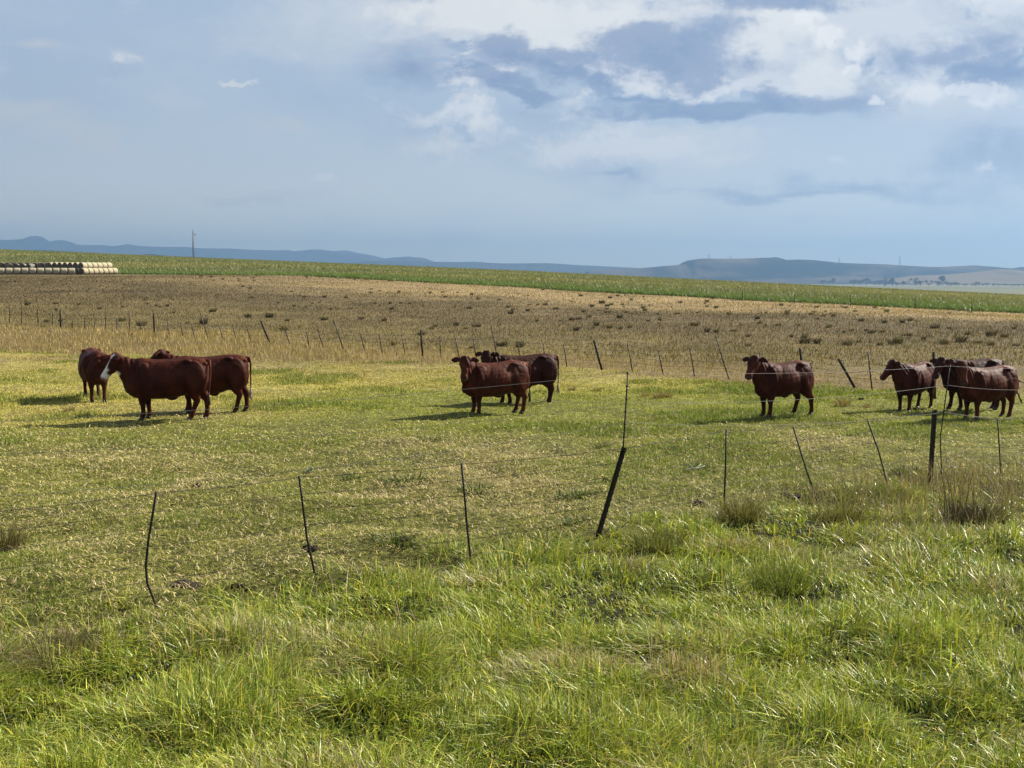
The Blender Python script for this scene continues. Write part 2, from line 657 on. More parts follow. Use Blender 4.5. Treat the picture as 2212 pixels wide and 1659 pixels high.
hill('hills', [(1180, 1000), (1270, 990), (1376, 977), (1480, 979), (1650, 982), (1780, 984), (1920, 986), (2050, 986), (2180, 994), (2300, 1000), (2397, 1005), (2500, 1004)],
     6800, HM1, 1000, seed=8)
hill('hills', [(2200, 1016), (2397, 1005), (2500, 997), (2550, 992), (2565, 982), (2580, 976), (2610, 972), (2658, 970), (2760, 969), (2850, 966), (2880, 966), (2905, 964), (2928, 975),
               (2960, 974), (2985, 973), (3045, 976), (3100, 984), (3200, 988), (3314, 991), (3420, 997), (3509, 1001), (3580, 997), (3640, 994), (3720, 1000), (3790, 1008), (3815, 1001), (3850, 999),
               (4100, 998), (4400, 1010)],
     4800, HM2, 900, seed=11, mesa=.55, nx=420, nt=60)
hill('hills', [(3300, 1050), (3420, 1034), (3509, 1030), (3575, 1026), (3680, 1016), (3748, 1007), (3800, 1012), (3860, 1018), (4000, 1016), (4200, 1030)], 3900, HM3, 420, seed=15, base=-12.5)
hill('hills', [(-400, 944), (0, 941), (130, 936), (300, 943), (430, 949), (540, 952), (573, 949), (610, 953), (760, 962), (900, 975), (1000, 985)], 3300, HM2, 700, seed=17)

# ------------------------------------------------------------------ blades


def blades(P, h, w, yaw, laz, lean, col, seg=2):
    P = np.asarray(P)
    N = len(P)
    lev = []
    side = np.stack([np.cos(yaw), np.sin(yaw), np.zeros(N)], -1)
    ld = np.stack([np.cos(laz), np.sin(laz), np.zeros(N)], -1)
    for l in range(seg + 1):
        t = l / seg
        c = P + ld * (lean * h * (.35 * t + .65 * t * t))[:, None]
        c[:, 2] += h * (t - np.clip(lean, 0, 1.4) * .42 * t * t)
        if l < seg:
            ww = (w * (1 - t) ** .6 * .5)[:, None]
            lev += [c - side * ww, c + side * ww]
        else:
            lev.append(c)
    V = np.stack(lev, 1)
    k = 2 * seg + 1
    b = np.arange(N) * k
    qs = [np.stack([b + 2 * l, b + 2 * l + 1, b + 2 * l + 3, b + 2 * l + 2], -1) for l in range(seg - 1)]
    q = np.concatenate(qs) if qs else np.zeros((0, 4), int)
    t = np.stack([b + 2 * seg - 2, b + 2 * seg - 1, b + 2 * seg], -1)
    C = np.repeat(col[:, None, :], k, 1)
    return V.reshape(-1, 3), q, t, C.reshape(-1, 3)


class Heap:
    def __init__(self):
        self.V, self.q, self.t, self.c, self.n = [], [], [], [], 0

    def add(self, V, q, t, c):
        self.V.append(V)
        self.q.append(q + self.n)
        self.t.append(t + self.n)
        self.c.append(c)
        self.n += len(V)

    def mesh(self, name):
        return np_mesh(name, np.concatenate(self.V), np.concatenate(self.q), np.concatenate(self.t), np.concatenate(self.c))


def leaf_mat(name, trans=.3, rough=.5, spec=.3):
    m, T, b, out = mat_new(name)
    at = T.n('ShaderNodeAttribute', attribute_name='col')
    T.put(b.inputs['Base Color'], at.outputs['Color'])
    b.inputs['Roughness'].default_value = rough
    b.inputs['Specular IOR Level'].default_value = spec
    tr = T.n('ShaderNodeBsdfTranslucent')
    T.put(tr.inputs[0], T.mix(1.0, at.outputs['Color'], (1.25, 1.3, .75, 1), 'MULTIPLY'))
    mx = T.n('ShaderNodeMixShader')
    mx.inputs[0].default_value = trans
    T.put(mx.inputs[1], b.outputs[0])
    T.put(mx.inputs[2], tr.outputs[0])
    T.put(out.inputs[0], mx.outputs[0])
    return m


LEAF = leaf_mat('grass_blade', .22, .42, .28)
STRAW = leaf_mat('dry_grass', .22, .7, .15)
CROPM = leaf_mat('crop_leaf', .22, .55, .2)
rng = np.random.default_rng(7)


def scatter(n, y0, y1, power=2.0, margin=1.0, spread=.5):
    """points inside a wedge in front of the camera, denser near it"""
    t = rng.random(n)
    y = (y0 ** (2 - power) + t * (y1 ** (2 - power) - y0 ** (2 - power))) ** (1 / (2 - power)) if power != 2 else y0 * (y1 / y0) ** t
    x = (rng.random(n) * 2 - 1) * (spread * y + margin)
    return x, y


def jit(col, amt):
    n = len(col)
    return np.clip(col * (1 + (rng.random((n, 1)) - .5) * amt * 2) * (1 + (rng.random((n, 3)) - .5) * amt * .5), .002, .9)


def to_ground(x, y):
    return np.stack([x, y, terrain(x, y)], -1)


def grass_verge():
    hp = Heap()
    NT_ = 31000
    x, y = scatter(NT_, 4.8, 19.5, 1.0, 2.2)
    x2, y2 = scatter(9000, 4.8, 9.0, 1.0, 2.2)
    x, y = np.concatenate([x, x2]), np.concatenate([y, y2])
    ve = zone(x, y)[0]
    ok = rng.random(len(x)) < ve
    x, y = x[ok], y[ok]
    hn = fbm(x * 1.1, y * 1.1, 71, 3)
    hb = fbm(x * .35, y * .5, 72, 3)
    hollow = sstep(.38, .58, .65 * hn + .35 * hb)
    keep = rng.random(len(x)) < .6 + .4 * sstep(.36, .46, .65 * hn + .35 * hb)
    x, y, hn, hb, hollow = x[keep], y[keep], hn[keep], hb[keep], hollow[keep]
    # separate clumps stand above the sward and throw shade on their near sides
    nc = 260
    kx, ky = scatter(nc, 5.4, 18.5, 1.1, .6)
    kr = .16 + .26 * rng.random(nc)
    kh = .5 + .6 * rng.random(nc)
    ks = rng.random(nc) < .08
    dd = np.exp(-(((x[:, None] - kx) / (kr * 1.35)) ** 2 + ((y[:, None] - ky) / kr) ** 2) ** 1.5) * kh
    cl = dd.max(1)
    dead = ks[dd.argmax(1)] & (cl > .3)
    hgt = (.045 + .06 * hollow + .20 * cl + .05 * (rng.random(len(x)) - .3)) * (1 - .1 * sstep(11, 16, y))
    brown = sstep(.50, .68, fbm(x * .8, y * .8, 73, 3) + .16 * sstep(10.5, 15, y) - .04)
    per = 13
    n = len(x) * per
    X = np.repeat(x, per) + rng.normal(0, .055, n)
    Y = np.repeat(y, per) + rng.normal(0, .055, n)
    cx = X - np.repeat(x, per)
    cy = Y - np.repeat(y, per)
    h = np.repeat(np.clip(hgt, .05, .4), per) * (.55 + .75 * rng.random(n))
    laz = np.arctan2(cy, cx) + rng.normal(0, .8, n)
    # prevailing lean per patch
    pl = fbm(X * .5, Y * .5, 74, 2) * 12
    mixw = rng.random(n) < .45
    laz = np.where(mixw, pl + rng.normal(0, .5, n), laz)
    lean = np.clip(rng.normal(.85, .5, n), 0, 1.9)
    w = .0112 * (.45 + .9 * rng.random(n)) * (1 + .45 * sstep(8, 15, Y))
    g1 = np.array([.064, .110, .013])
    g2 = np.array([.330, .355, .046])
    yl = np.array([.42, .36, .06])
    st = np.array([.27, .22, .115])
    k = rng.random(n)[:, None]
    tuftk = np.repeat(rng.random(len(x)), per)[:, None]
    tuftk = np.clip(.55 * tuftk + .75 * (rng.random((n, 1)) - .2), 0, 1)
    c = g1 * (1 - tuftk) + g2 * tuftk
    c = np.where(k > .90, yl, c)
    bk = np.clip(np.repeat(brown, per) + 1.6 * np.repeat(dead, per), 0, 2)
    r2 = rng.random(n)
    c = np.where((r2 < .045 + .36 * bk)[:, None], st * (.6 + .8 * rng.random(n))[:, None], c)
    c = jit(c, .45)
    P = to_ground(X, Y)
    P[:, 2] -= .01
    hp.add(*blades(P, h, w, rng.random(n) * 6.283, laz, lean, c, 3))
    # long loose straw stalks, bent over
    m = 1700
    x, y = scatter(m, 5.3, 19, 1.0, 1)
    ok = (rng.random(m) < zone(x, y)[0] * (0.25 + 1.1 * sstep(.45, .65, fbm(x * .7, y * .7, 76, 3)) + .3 * sstep(10, 14, y)))
    x, y = x[ok], y[ok]
    m = len(x)
    c = jit(np.tile(np.array([.36, .30, .17]), (m, 1)), .3)
    hp.add(*blades(to_ground(x, y), .28 + .32 * rng.random(m), np.full(m, .0042) * (1 + .4 * sstep(8, 15, y)), rng.random(m) * 6.28, rng.random(m) * 6.28,
                   np.clip(rng.normal(.7, .35, m), .1, 1.3), c, 4))
    # brown seed stems thick by the right part of the fence
    m = 3600
    x = rng.normal(6.2, 1.9, m)
    y = rng.normal(15.2, 1.3, m)
    ok = (zone(x, y)[0] > .2) & (y < 19)
    x, y = x[ok], y[ok]
    m = len(x)
    c = jit(np.tile(np.array([.19, .15, .075]), (m, 1)), .45)
    hp.add(*blades(to_ground(x, y), .25 + .42 * rng.random(m), np.full(m, .0065), rng.random(m) * 6.28, rng.random(m) * 6.28,
                   np.clip(rng.normal(.35, .2, m), .0, 1.0), c, 3))
    o = add_obj('verge_grass', hp.mesh('verge_grass'), LEAF)
    tag(o, 'long lush green grass with straw stalks in the foreground verge', 'grass', kind='stuff')


def grass_pasture():
    hp = Heap()
    # short grazed green blades in small tufts
    n0 = 78000
    x, y = scatter(n0, 9.0, 48, 1.4, 2.5)
    ok = rng.random(n0) < zone(x, y)[1]
    x, y = x[ok], y[ok]
    dens = fbm(x * .5, y * .5, 81, 4)
    ok = rng.random(len(x)) < sstep(.25, .6, dens) * .8 + .2
    x, y, dens = x[ok], y[ok], dens[ok]
    per = 9
    n = len(x) * per
    sp = np.repeat(.035 + .0022 * y, per)
    X = np.repeat(x, per) + rng.normal(0, 1, n) * sp
    Y = np.repeat(y, per) + rng.normal(0, 1, n) * sp
    far = sstep(14, 32, Y)
    h = np.repeat((.028 + .055 * sstep(.5, .75, dens)), per) * (.5 + rng.random(n)) * (1 + .35 * far)
    w = (.007 + .016 * far) * (.6 + .8 * rng.random(n))
    base = past_color(X, Y) * (1.6 - .25 * sstep(24, 36, Y))[:, None]
    gk = sstep(.52, .68, np.repeat(dens, per))[:, None]
    deep = np.array([.092, .134, .020])
    c = base * (1 - gk * .65) + deep * gk * .65
    c = jit(c, .4)
    hp.add(*blades(to_ground(X, Y), h, w, rng.random(n) * 6.283, rng.random(n) * 6.283, np.clip(rng.normal(.6, .4, n), 0, 1.3), c, 2))
    # dead litter lying flat in pale curls
    n = 380000
    x, y = scatter(n, 9.0, 30, 1.25, 2.5)
    a = fbm(x * .35, y * .35, 41, 4) * .6 + fbm(x * .09, y * .12, 42, 3) * .4
    ok = rng.random(n) < zone(x, y)[1] * (.30 + .55 * sstep(.42, .58, a)) * sstep(26, 16, y)
    x, y = x[ok], y[ok]
    n = len(x)
    P = to_ground(x, y)
    P[:, 2] += .012 + .02 * rng.random(n)
    far = sstep(12, 28, y)
    c = jit(np.where((rng.random(n) < .25)[:, None], np.array([.46, .40, .12]), np.array([.50, .40, .22])) * (.42 + .62 * rng.random((n, 1))), .2)
    L = .028 + .05 * rng.random(n)
    hp.add(*blades(P, L, (.010 + .014 * far) * (.6 + .7 * rng.random(n)), rng.random(n) * 6.283, rng.random(n) * 6.283, 1.2 + .8 * rng.random(n), c, 2))
    # thin straw stems left standing
    n = 1500
    x, y = scatter(n, 9.0, 40, 1.3, 1.5)
    ok = rng.random(n) < zone(x, y)[1]
    x, y = x[ok], y[ok]
    n = len(x)
    c = jit(np.tile(np.array([.30, .24, .12]), (n, 1)), .3)
    hp.add(*blades(to_ground(x, y), .1 + .2 * rng.random(n), .004 + .008 * sstep(12, 30, y), rng.random(n) * 6.283, rng.random(n) * 6.283, np.clip(rng.normal(.5, .3, n), 0, 1.2), c, 3))
    o = add_obj('pasture_grass', hp.mesh('pasture_grass'), STRAW)
    tag(o, 'short grazed yellow green grass with pale litter under the cattle', 'grass', kind='stuff')


def grass_dry():
    hp = Heap()
    n0 = 120000
    x, y = scatter(n0, 24, 85, 1.5, 3)
    dr = zone(x, y)[2]
    ok = rng.random(n0) < dr * (.45 + .55 * sstep(.35, .6, fbm(x * .3, y * .3, 91, 3)))
    x, y = x[ok], y[ok]
    n = len(x)
    left = sstep(8, -6, x)
    h = (.12 + .15 * left) * (.5 + .8 * rng.random(n)) * (.6 + .8 * fbm(x * .25, y * .25, 92, 3))
    w = (.018 + .012 * sstep(30, 70, y)) * (.6 + .8 * rng.random(n))
    c1, c2 = np.array([.31, .225, .095]), np.array([.19, .150, .050])
    k = (fbm(x * .2, y * .2, 93, 3) * .6 + .4 * left)[:, None]
    c = jit(c2 * (1 - k) + c1 * k, .35)
    hp.add(*blades(to_ground(x, y), h, w, rng.random(n) * 6.283, rng.random(n) * 6.283, np.clip(rng.normal(.4, .25, n), 0, 1.2), c, 2))
    o = add_obj('dry_grass', hp.mesh('dry_grass'), STRAW)
    tag(o, 'tall tan dry grass along the far fence', 'grass', kind='stuff')


def grass_veld():
    hp = Heap()
    n0 = 170000
    x, y = scatter(n0, 38, 192, 1.55, 6)
    vl = zone(x, y)[3]
    ok = rng.random(n0) < vl
    x, y = x[ok], y[ok]
    n = len(x)
    h = .17 * (.4 + .9 * rng.random(n)) * (.5 + fbm(x * .12, y * .12, 95, 3))
    w = (.03 + .05 * sstep(45, 150, y)) * (.6 + .8 * rng.random(n))
    c = jit(veld_color(x, y) * 1.5, .4)
    hp.add(*blades(to_ground(x, y), h, w, rng.random(n) * 6.283, rng.random(n) * 6.283, np.clip(rng.normal(.45, .25, n), 0, 1.2), c, 2))
    o = add_obj('veld_grass', hp.mesh('veld_grass'), STRAW)
    tag(o, 'brown rough grass of the field beyond the far fence', 'grass', kind='stuff')


def crop_field():
    hp = Heap()
    n0 = 130000
    x = rng.random(n0) * 560 - 310
    d = (rng.random(n0) ** 1.8) * 380
    xe = rng.random(26000) * 300 - 190
    de = rng.random(26000) * 7
    x, d = np.concatenate([x, xe]), np.concatenate([d, de])
    yc = np.interp(x, XC, YC)
    y = yc + d
    ok = (y < 505) & (np.abs(x) < .53 * y + 8)
    x, y, d = x[ok], y[ok], d[ok]
    n = len(x)
    P = to_ground(x, y)
    h0 = (.60 + .25 * rng.random(n)) * (.85 + .3 * fbm(x * .05, y * .05, 97, 2))
    cc = crop_color(x, y) * 1.45
    for k in range(4):
        h = h0 * (.55 + .45 * rng.random(n))
        w = (.09 + .09 * sstep(150, 350, y)) * (.7 + .6 * rng.random(n))
        Q = P.copy()
        Q[:, :2] += rng.normal(0, .22, (n, 2))
        c = jit(cc, .18)
        c = np.where((rng.random(n) < .05)[:, None], np.array([.16, .13, .04]), c)
        hp.add(*blades(Q, h, w, rng.random(n) * 6.283, rng.random(n) * 6.283, np.clip(rng.normal(.55, .3, n), 0, 1.3), c, 2))
    o = add_obj('crop', hp.mesh('crop'), CROPM)
    tag(o, 'green and yellowing crop field on the rise behind the veld', 'crop', kind='stuff')


grass_verge()
grass_pasture()
grass_dry()
grass_veld()
crop_field()

# ------------------------------------------------------------------ solid modelling helpers


def bm_sweep(bm, secs, n=18, e=2.0, pinch=0.0):
    """secs: (centre, lateral, up, half width, up radius, down radius); closed lofted body"""
    rings = []
    for c, la, up, w, hu, hd in secs:
        ring = []
        for i in range(n):
            a = 2 * math.pi * i / n
            ca, sa = math.cos(a), math.sin(a)
            ca = math.copysign(abs(ca) ** (2 / e), ca)
            sa = math.copysign(abs(sa) ** (2 / e), sa)
            ring.append(bm.verts.new(c + la * (ca * w * (1 - pinch * max(0, sa) ** 1.5)) + up * (sa * (hu if sa > 0 else hd))))
        rings.append(ring)
    for r0, r1 in zip(rings, rings[1:]):
        for i in range(n):
            bm.faces.new((r0[i], r0[(i + 1) % n], r1[(i + 1) % n], r1[i]))
    bm.faces.new(list(reversed(rings[0])))
    bm.faces.new(rings[-1])


def bm_tube(bm, pts, radii, n=8, ref=Vector((0, 1, 0))):
    secs = []
    for i, p in enumerate(pts):
        a = pts[max(0, i - 1)]
        b = pts[min(len(pts) - 1, i + 1)]
        t = (Vector(b) - Vector(a)).normalized()
        rr = ref if abs(t.dot(ref)) < .95 else Vector((1, 0, 0))
        la = (rr - t * rr.dot(t)).normalized()
        up = t.cross(la)
        r = radii[i] if hasattr(radii, '__len__') else radii
        ra, rb = (r if hasattr(r, '__len__') else (r, r))
        secs.append((Vector(p), la, up, rb, ra, ra))
    bm_sweep(bm, secs, n)


def bm_ball(bm, c, r, rot=None, seg=16):
    M = Matrix.Translation(c) @ (rot.to_4x4() if rot else Matrix.Identity(4)) @ Matrix.Diagonal((r[0], r[1], r[2], 1))
    bmesh.ops.create_uvsphere(bm, u_segments=seg, v_segments=max(6, seg // 2), radius=1, matrix=M)


def bm_box(bm, c, s, M=None):
    m = Matrix.Translation(c) @ Matrix.Diagonal((s[0], s[1], s[2], 1))
    bmesh.ops.create_cube(bm, size=1, matrix=(M @ m) if M else m)


def bm_done(bm, name, mat, parent=None, smooth=True):
    bmesh.ops.recalc_face_normals(bm, faces=bm.faces)
    me = bpy.data.meshes.new(name)
    bm.to_mesh(me)
    bm.free()
    return add_obj(name, me, mat, parent, smooth)


def remeshed(bm, name, voxel, smooth_it):
    bmesh.ops.recalc_face_normals(bm, faces=bm.faces)
    me = bpy.data.meshes.new(name + '_raw')
    bm.to_mesh(me)
    bm.free()
    o = bpy.data.objects.new(name + '_raw', me)
    COL.objects.link(o)
    r = o.modifiers.new('r', 'REMESH')
    r.mode = 'VOXEL'
    r.voxel_size = voxel
    s = o.modifiers.new('s', 'SMOOTH')
    s.factor = .5
    s.iterations = smooth_it
    dg = bpy.context.evaluated_depsgraph_get()
    out = bpy.data.meshes.new_from_object(o.evaluated_get(dg))
    out.name = name
    bpy.data.objects.remove(o)
    bpy.data.meshes.remove(me)
    return out


# ------------------------------------------------------------------ cattle


def hide_mat(name, col, top):
    m, T, b, out = mat_new(name)
    tc = T.n('ShaderNodeTexCoord')
    P = tc.outputs['Object']
    n1 = T.noise(P, 3.2, 5, .6, .5)
    n2 = T.noise(P, 55.0, 3, .6)
    at = T.n('ShaderNodeAttribute', attribute_name='mark')
    sp = T.n('ShaderNodeSeparateColor')
    T.put(sp.inputs[0], at.outputs['Color'])
    c = T.mix(T.smooth(n1, .35, .68), col + (1,), top + (1,))
    c = T.mix(T.m('MULTIPLY', n2, .3), c, (.01, .005, .004, 1))
    c = T.mix(sp.outputs[0], c, (.62, .57, .50, 1))          # white markings
    c = T.mix(sp.outputs[1], c, (.05, .03, .027, 1))         # muzzle and dark points
    T.put(b.inputs['Base Color'], c)
    b.inputs['Roughness'].default_value = .58
    b.inputs['Specular IOR Level'].default_value = .065
    mp = T.n('ShaderNodeMapping')
    mp.inputs['Scale'].default_value = (1.6, 1.6, .5)
    T.put(mp.inputs[0], P)
    n3 = T.noise(mp.outputs[0], 5.0, 4, .55, .6)
    bump(T, b, T.m('ADD', T.m('MULTIPLY', n2, .16), n3), .55, .04)
    return m


HIDE_A = hide_mat('hide_red_brown', (.029, .0056, .0025), (.068, .0148, .0056))
HIDE_B = hide_mat('hide_dark_brown', (.018, .0042, .0022), (.043, .0102, .0046))
HIDE_C = hide_mat('hide_rust', (.037, .0080, .0034), (.088, .0212, .0078))


def plain_mat(name, c, rough=.6, spec=.3, metal=0.0, noise_s=0.0, amt=.4, bump_s=0.0):
    m, T, b, out = mat_new(name)
    if noise_s:
        tc = T.n('ShaderNodeTexCoord')
        n = T.noise(tc.outputs['Object'], noise_s, 5, .65)
        T.put(b.inputs['Base Color'], T.ramp(n, [(.3, tuple(v * (1 - amt) for v in c)), (.7, tuple(v * (1 + amt) for v in c))]))
        if bump_s:
            bump(T, b, n, bump_s, .01)
    else:
        b.inputs['Base Color'].default_value = tuple(c) + (1,)
    b.inputs['Roughness'].default_value = rough
    b.inputs['Specular IOR Level'].default_value = spec
    b.inputs['Metallic'].default_value = metal
    return m


HOOF = plain_mat('hoof_horn', (.018, .014, .012), .5, .4, 0, 20)
EYE_M = plain_mat('eye', (.006, .004, .004), .12, .6)
SWITCH = plain_mat('tail_hair', (.30, .25, .19), .8, .2, 0, 30)
SWITCHD = plain_mat('tail_hair_dark', (.05, .025, .018), .8, .2, 0, 30)
TAGM = plain_mat('strap', (.03, .028, .025), .5, .4)

LAT = Vector((0, 1, 0))
UP = Vector((0, 0, 1))


def bez(p, t):
    a, b, c, d = p
    s = 1 - t
    return a * s ** 3 + b * 3 * s * s * t + c * 3 * s * t * t + d * t ** 3


def make_cow(px, label, phi=0.0, scale=1.0, length=1.0, neck_yaw=0.0, neck_up=0.0, neck_len=1.0, head_yaw=0.0, head_pitch=55.0, legs=(0, 0, 0, 0),
             hide=None, white=False, tail='hang', tail_pale=True, belly=1.0, strap=False, ears=0.10, lift=None, girth=1.0):
    pos = hit(*px)
    root = empty('cow', pos, math.pi + R(phi))
    root.scale = (scale, scale, scale)
    tag(root, label, 'cow', 'brown cattle standing in the pasture')
    bm = bmesh.new()
    lx = length
    # trunk
    st = [(-.95, 1.19, .98, .07), (-.92, 1.26, .80, .17), (-.82, 1.305, .67, .240), (-.66, 1.330, .59, .280), (-.50, 1.338, .535, .305), (-.32, 1.325, .49, .335),
          (-.05, 1.295, .445, .365), (.20, 1.285, .435, .36), (.40, 1.300, .435, .325), (.57, 1.320, .44, .285), (.72, 1.30, .46, .235), (.84, 1.22, .51, .175), (.92, 1.08, .60, .10)]
    secs = []
    for x, zt, zb, w in st:
        if -.5 < x < .45:
            zb = zb - (belly - 1) * .3
        zc = zb + (zt - zb) * .43
        secs.append((Vector((x * lx, 0, zc)), LAT, UP, w * girth, zt - zc, zc - zb))
    bm_sweep(bm, secs, 28, 2.12, .14)
    # muscle and bone
    for s in (1, -1):
        bm_ball(bm, Vector((.50 * lx, s * .200 * girth, .90)), (.18, .115, .34), Matrix.Rotation(R(-12), 3, 'Y'))
        bm_ball(bm, Vector((-.70 * lx, s * .165 * girth, .90)), (.225, .12, .38), Matrix.Rotation(R(10), 3, 'Y'))
        bm_ball(bm, Vector((-.50 * lx, s * .165 * girth, 1.245)), (.11, .075, .06))
        bm_ball(bm, Vector((-.89 * lx, s * .10, 1.19)), (.055, .045, .05))
        bm_ball(bm, Vector((.66 * lx, s * .12, .72)), (.17, .12, .2))
    bm_ball(bm, Vector((-.10 * lx, 0, .475 - (belly - 1) * .3)), (.13, .03, .075))
    bm_ball(bm, Vector((-.52 * lx, 0, .60)), (.14, .11, .10))
    # legs: front left, front right, hind left, hind right
    for i, (fx, s) in enumerate(((1, 1), (1, -1), (0, 1), (0, -1))):
        o = legs[i]
        up_ = lift[1] if lift and lift[0] == i else 0.0
        if fx:
            x0 = .52 * lx
            pts = [(x0 + .03, s * .17, .88), (x0 - .02, s * .17, .66), (x0 + o * .25, s * .155, .52), (x0 + .015 + o * .5, s * .15, .37), (x0 + .005 + o * .6, s * .148, .30),
                   (x0 + o * .85, s * .145, .17), (x0 + .005 + o * .95, s * .145, .105), (x0 + .03 + o, s * .145, .045)]
            rad = [(.18, .11), (.155, .105), (.118, .09), (.084, .07), (.065, .057), (.058, .051), (.066, .059), (.060, .057)]
        else:
            x0 = -.70 * lx
            pts = [(x0 + .03, s * .17, 1.0), (x0 + .06, s * .185, .78), (x0 + .04 + o * .2, s * .18, .62), (x0 - .04 + o * .4, s * .165, .50), (x0 - .09 + o * .55, s * .155, .41),
                   (x0 - .075 + o * .7, s * .15, .31), (x0 - .055 + o * .9, s * .15, .18), (x0 - .045 + o * .95, s * .15, .11), (x0 - .01 + o, s * .15, .045)]
            rad = [(.23, .12), (.235, .125), (.185, .11), (.125, .082), (.088, .063), (.067, .053), (.058, .050), (.066, .059), (.060, .057)]
        pts = [Vector(p) + Vector((0, 0, up_ * max(0, (1 - p[2] / .6)))) for p in pts]
        rad = [(a_ * (.86 if i_ > 2 else .97), b_ * (.86 if i_ > 2 else 1)) for i_, (a_, b_) in enumerate(rad)]
        bm_tube(bm, pts, rad, 14)
        h = pts[-1]
        for c in (-1, 1):   # cloven hoof
            hb = bmesh.new()
            cc = h + Vector((0, c * .024, 0))
            bm_sweep(hb, [(cc + Vector((-.0, 0, .02)), LAT, Vector((1, 0, 0)), .022, .045, .045), (cc + Vector((.012, 0, -.02)), LAT, Vector((1, 0, 0)), .026, .058, .05),
                          (cc + Vector((.018, 0, -.048)), LAT, Vector((1, 0, 0)), .027, .066, .05)], 10)
            if c == -1:
                keep = hb
            else:
                tmp = bpy.data.meshes.new('t')
                hb.to_mesh(tmp)
                hb.free()
                keep.from_mesh(tmp)
                bpy.data.meshes.remove(tmp)
        bm_done(keep, 'hoof', HOOF, root)
    # neck and head
    ny, hy = R(neck_yaw), R(neck_yaw + head_yaw)
    nd = Vector((math.cos(ny), math.sin(ny), 0))
    poll = Vector((.62 * lx, 0, 1.12)) + nd * (.50 * neck_len) + Vector((0, 0, .27 + neck_up))
    hp_ = R(head_pitch)
    HS = 1.12
    hx = Vector((math.cos(hy) * math.cos(hp_), math.sin(hy) * math.cos(hp_), -math.sin(hp_)))
    hl = Vector((-math.sin(hy), math.cos(hy), 0))
    hz = hx.cross(hl)
    a0 = Vector((.42 * lx, 0, 1.0))
    a1 = Vector((.78 * lx, 0, 1.02)) + nd * .04
    a3 = poll + hx * .07 - hz * .085
    a2 = a3 - nd * .20 - Vector((0, 0, .08))
    secs = []
    K = 9
    for i in range(K):
        t = i / (K - 1)
        c = bez((a0, a1, a2, a3), t)
        d = (bez((a0, a1, a2, a3), min(1, t + .02)) - bez((a0, a1, a2, a3), max(0, t - .02))).normalized()
        la = UP.cross(d).normalized()
        up = d.cross(la)
        w = np.interp(t, [0, .35, .7, 1], [.25, .19, .135, .10])
        hu = np.interp(t, [0, .35, .7, 1], [.31, .25, .165, .10])
        hd = np.interp(t, [0, .35, .7, 1], [.42, .40, .27, .13])
        secs.append((c, la, up, w, hu, hd))
    bm_sweep(bm, secs, 20, 2.0)
    # dewlap
    br = Vector((.86 * lx, 0, .66))
    th = poll + hx * .16 - hz * .21
    for i in range(7):
        t = i / 6
        c = br.lerp(th, t) + Vector((0, 0, -.03 * math.sin(t * 3.14)))
        bm_ball(bm, c + Vector((.01, 0, 0)), (.10 - .035 * t, .04, .12 - .04 * t), seg=10)
    hs = [(-.045, .065, .03, .10), (-.01, .098, .062, .14), (.06, .112, .066, .165), (.13, .116, .062, .175), (.19, .108, .058, .172), (.26, .086, .052, .155), (.33, .072, .046, .125),
          (.40, .068, .043, .105), (.45, .076, .044, .10), (.495, .076, .036, .094), (.525, .058, .018, .075), (.54, .03, .0, .045)]
    bm_sweep(bm, [(poll + hx * x * HS, hl, hz, w * 1.14, u * 1.08, d * (1.28 if x < .3 else 1.15)) for x, w, u, d in hs], 20, 2.3)
    for s in (1, -1):
        bm_ball(bm, poll + hx * .155 + hl * (s * .098) + hz * .02, (.045, .028, .04))        # brow
        bm_ball(bm, poll + hx * .14 + hl * (s * .062) - hz * .12, (.10, .045, .075), Matrix((hx, hl, hz)).transposed())   # jaw
        # ear: flat leaf standing out to the side
        eb = poll + hx * .045 + hl * (s * .105) - hz * .01
        ed = (hl * s * 1.0 - hx * .05 - hz * (.22) + UP * (-.02 + ears)).normalized()
        en = (hz * .9 + hx * .25 + UP * .1)
        en = (en - ed * en.dot(ed)).normalized()
        ew = ed.cross(en)
        es = [(0, .032, .024), (.05, .062, .018), (.11, .080, .015), (.17, .074, .014), (.215, .050, .013), (.25, .016, .010)]
        bm_sweep(bm, [(eb + ed * L - UP * (L * L * .4), ew, en, w, t_, t_) for L, w, t_ in es], 12)
    # tail
    tb = Vector((-.90 * lx, 0, 1.25))
    if tail == 'hang':
        tp = [tb, tb + Vector((-.07, .0, .0)), tb + Vector((-.105, .01, -.12)), tb + Vector((-.10, .02, -.35)), tb + Vector((-.10, .03, -.58)), tb + Vector((-.095, .03, -.78))]
    elif tail == 'left':
        tp = [tb, tb + Vector((-.07, .03, .0)), tb + Vector((-.10, .10, -.12)), tb + Vector((-.11, .17, -.35)), tb + Vector((-.10, .24, -.58)), tb + Vector((-.09, .28, -.74))]
    else:  # swung out behind
        tp = [tb, tb + Vector((-.06, .0, -.02)), tb + Vector((-.11, .02, -.15)), tb + Vector((-.17, .03, -.29)), tb + Vector((-.26, .06, -.36)), tb + Vector((-.36, .08, -.37))]
    bm_tube(bm, tp, [.05, .038, .028, .022, .019, .016], 10)
    me = remeshed(bm, 'cow_body', .0135, 7)
    nv = len(me.vertices)
    co = np.empty(nv * 3, dtype=np.float32)
    me.vertices.foreach_get('co', co)
    co = co.reshape(-1, 3)
    # relief: hollows of flank, elbow and hip, shoulder blade edge, neck folds, faint ribs
    no = np.empty(nv * 3, dtype=np.float32)
    me.vertex_normals.foreach_get('vector', no)
    no = no.reshape(-1, 3)
    X, Yc, Zc = co[:, 0] / lx, np.abs(co[:, 1]), co[:, 2]

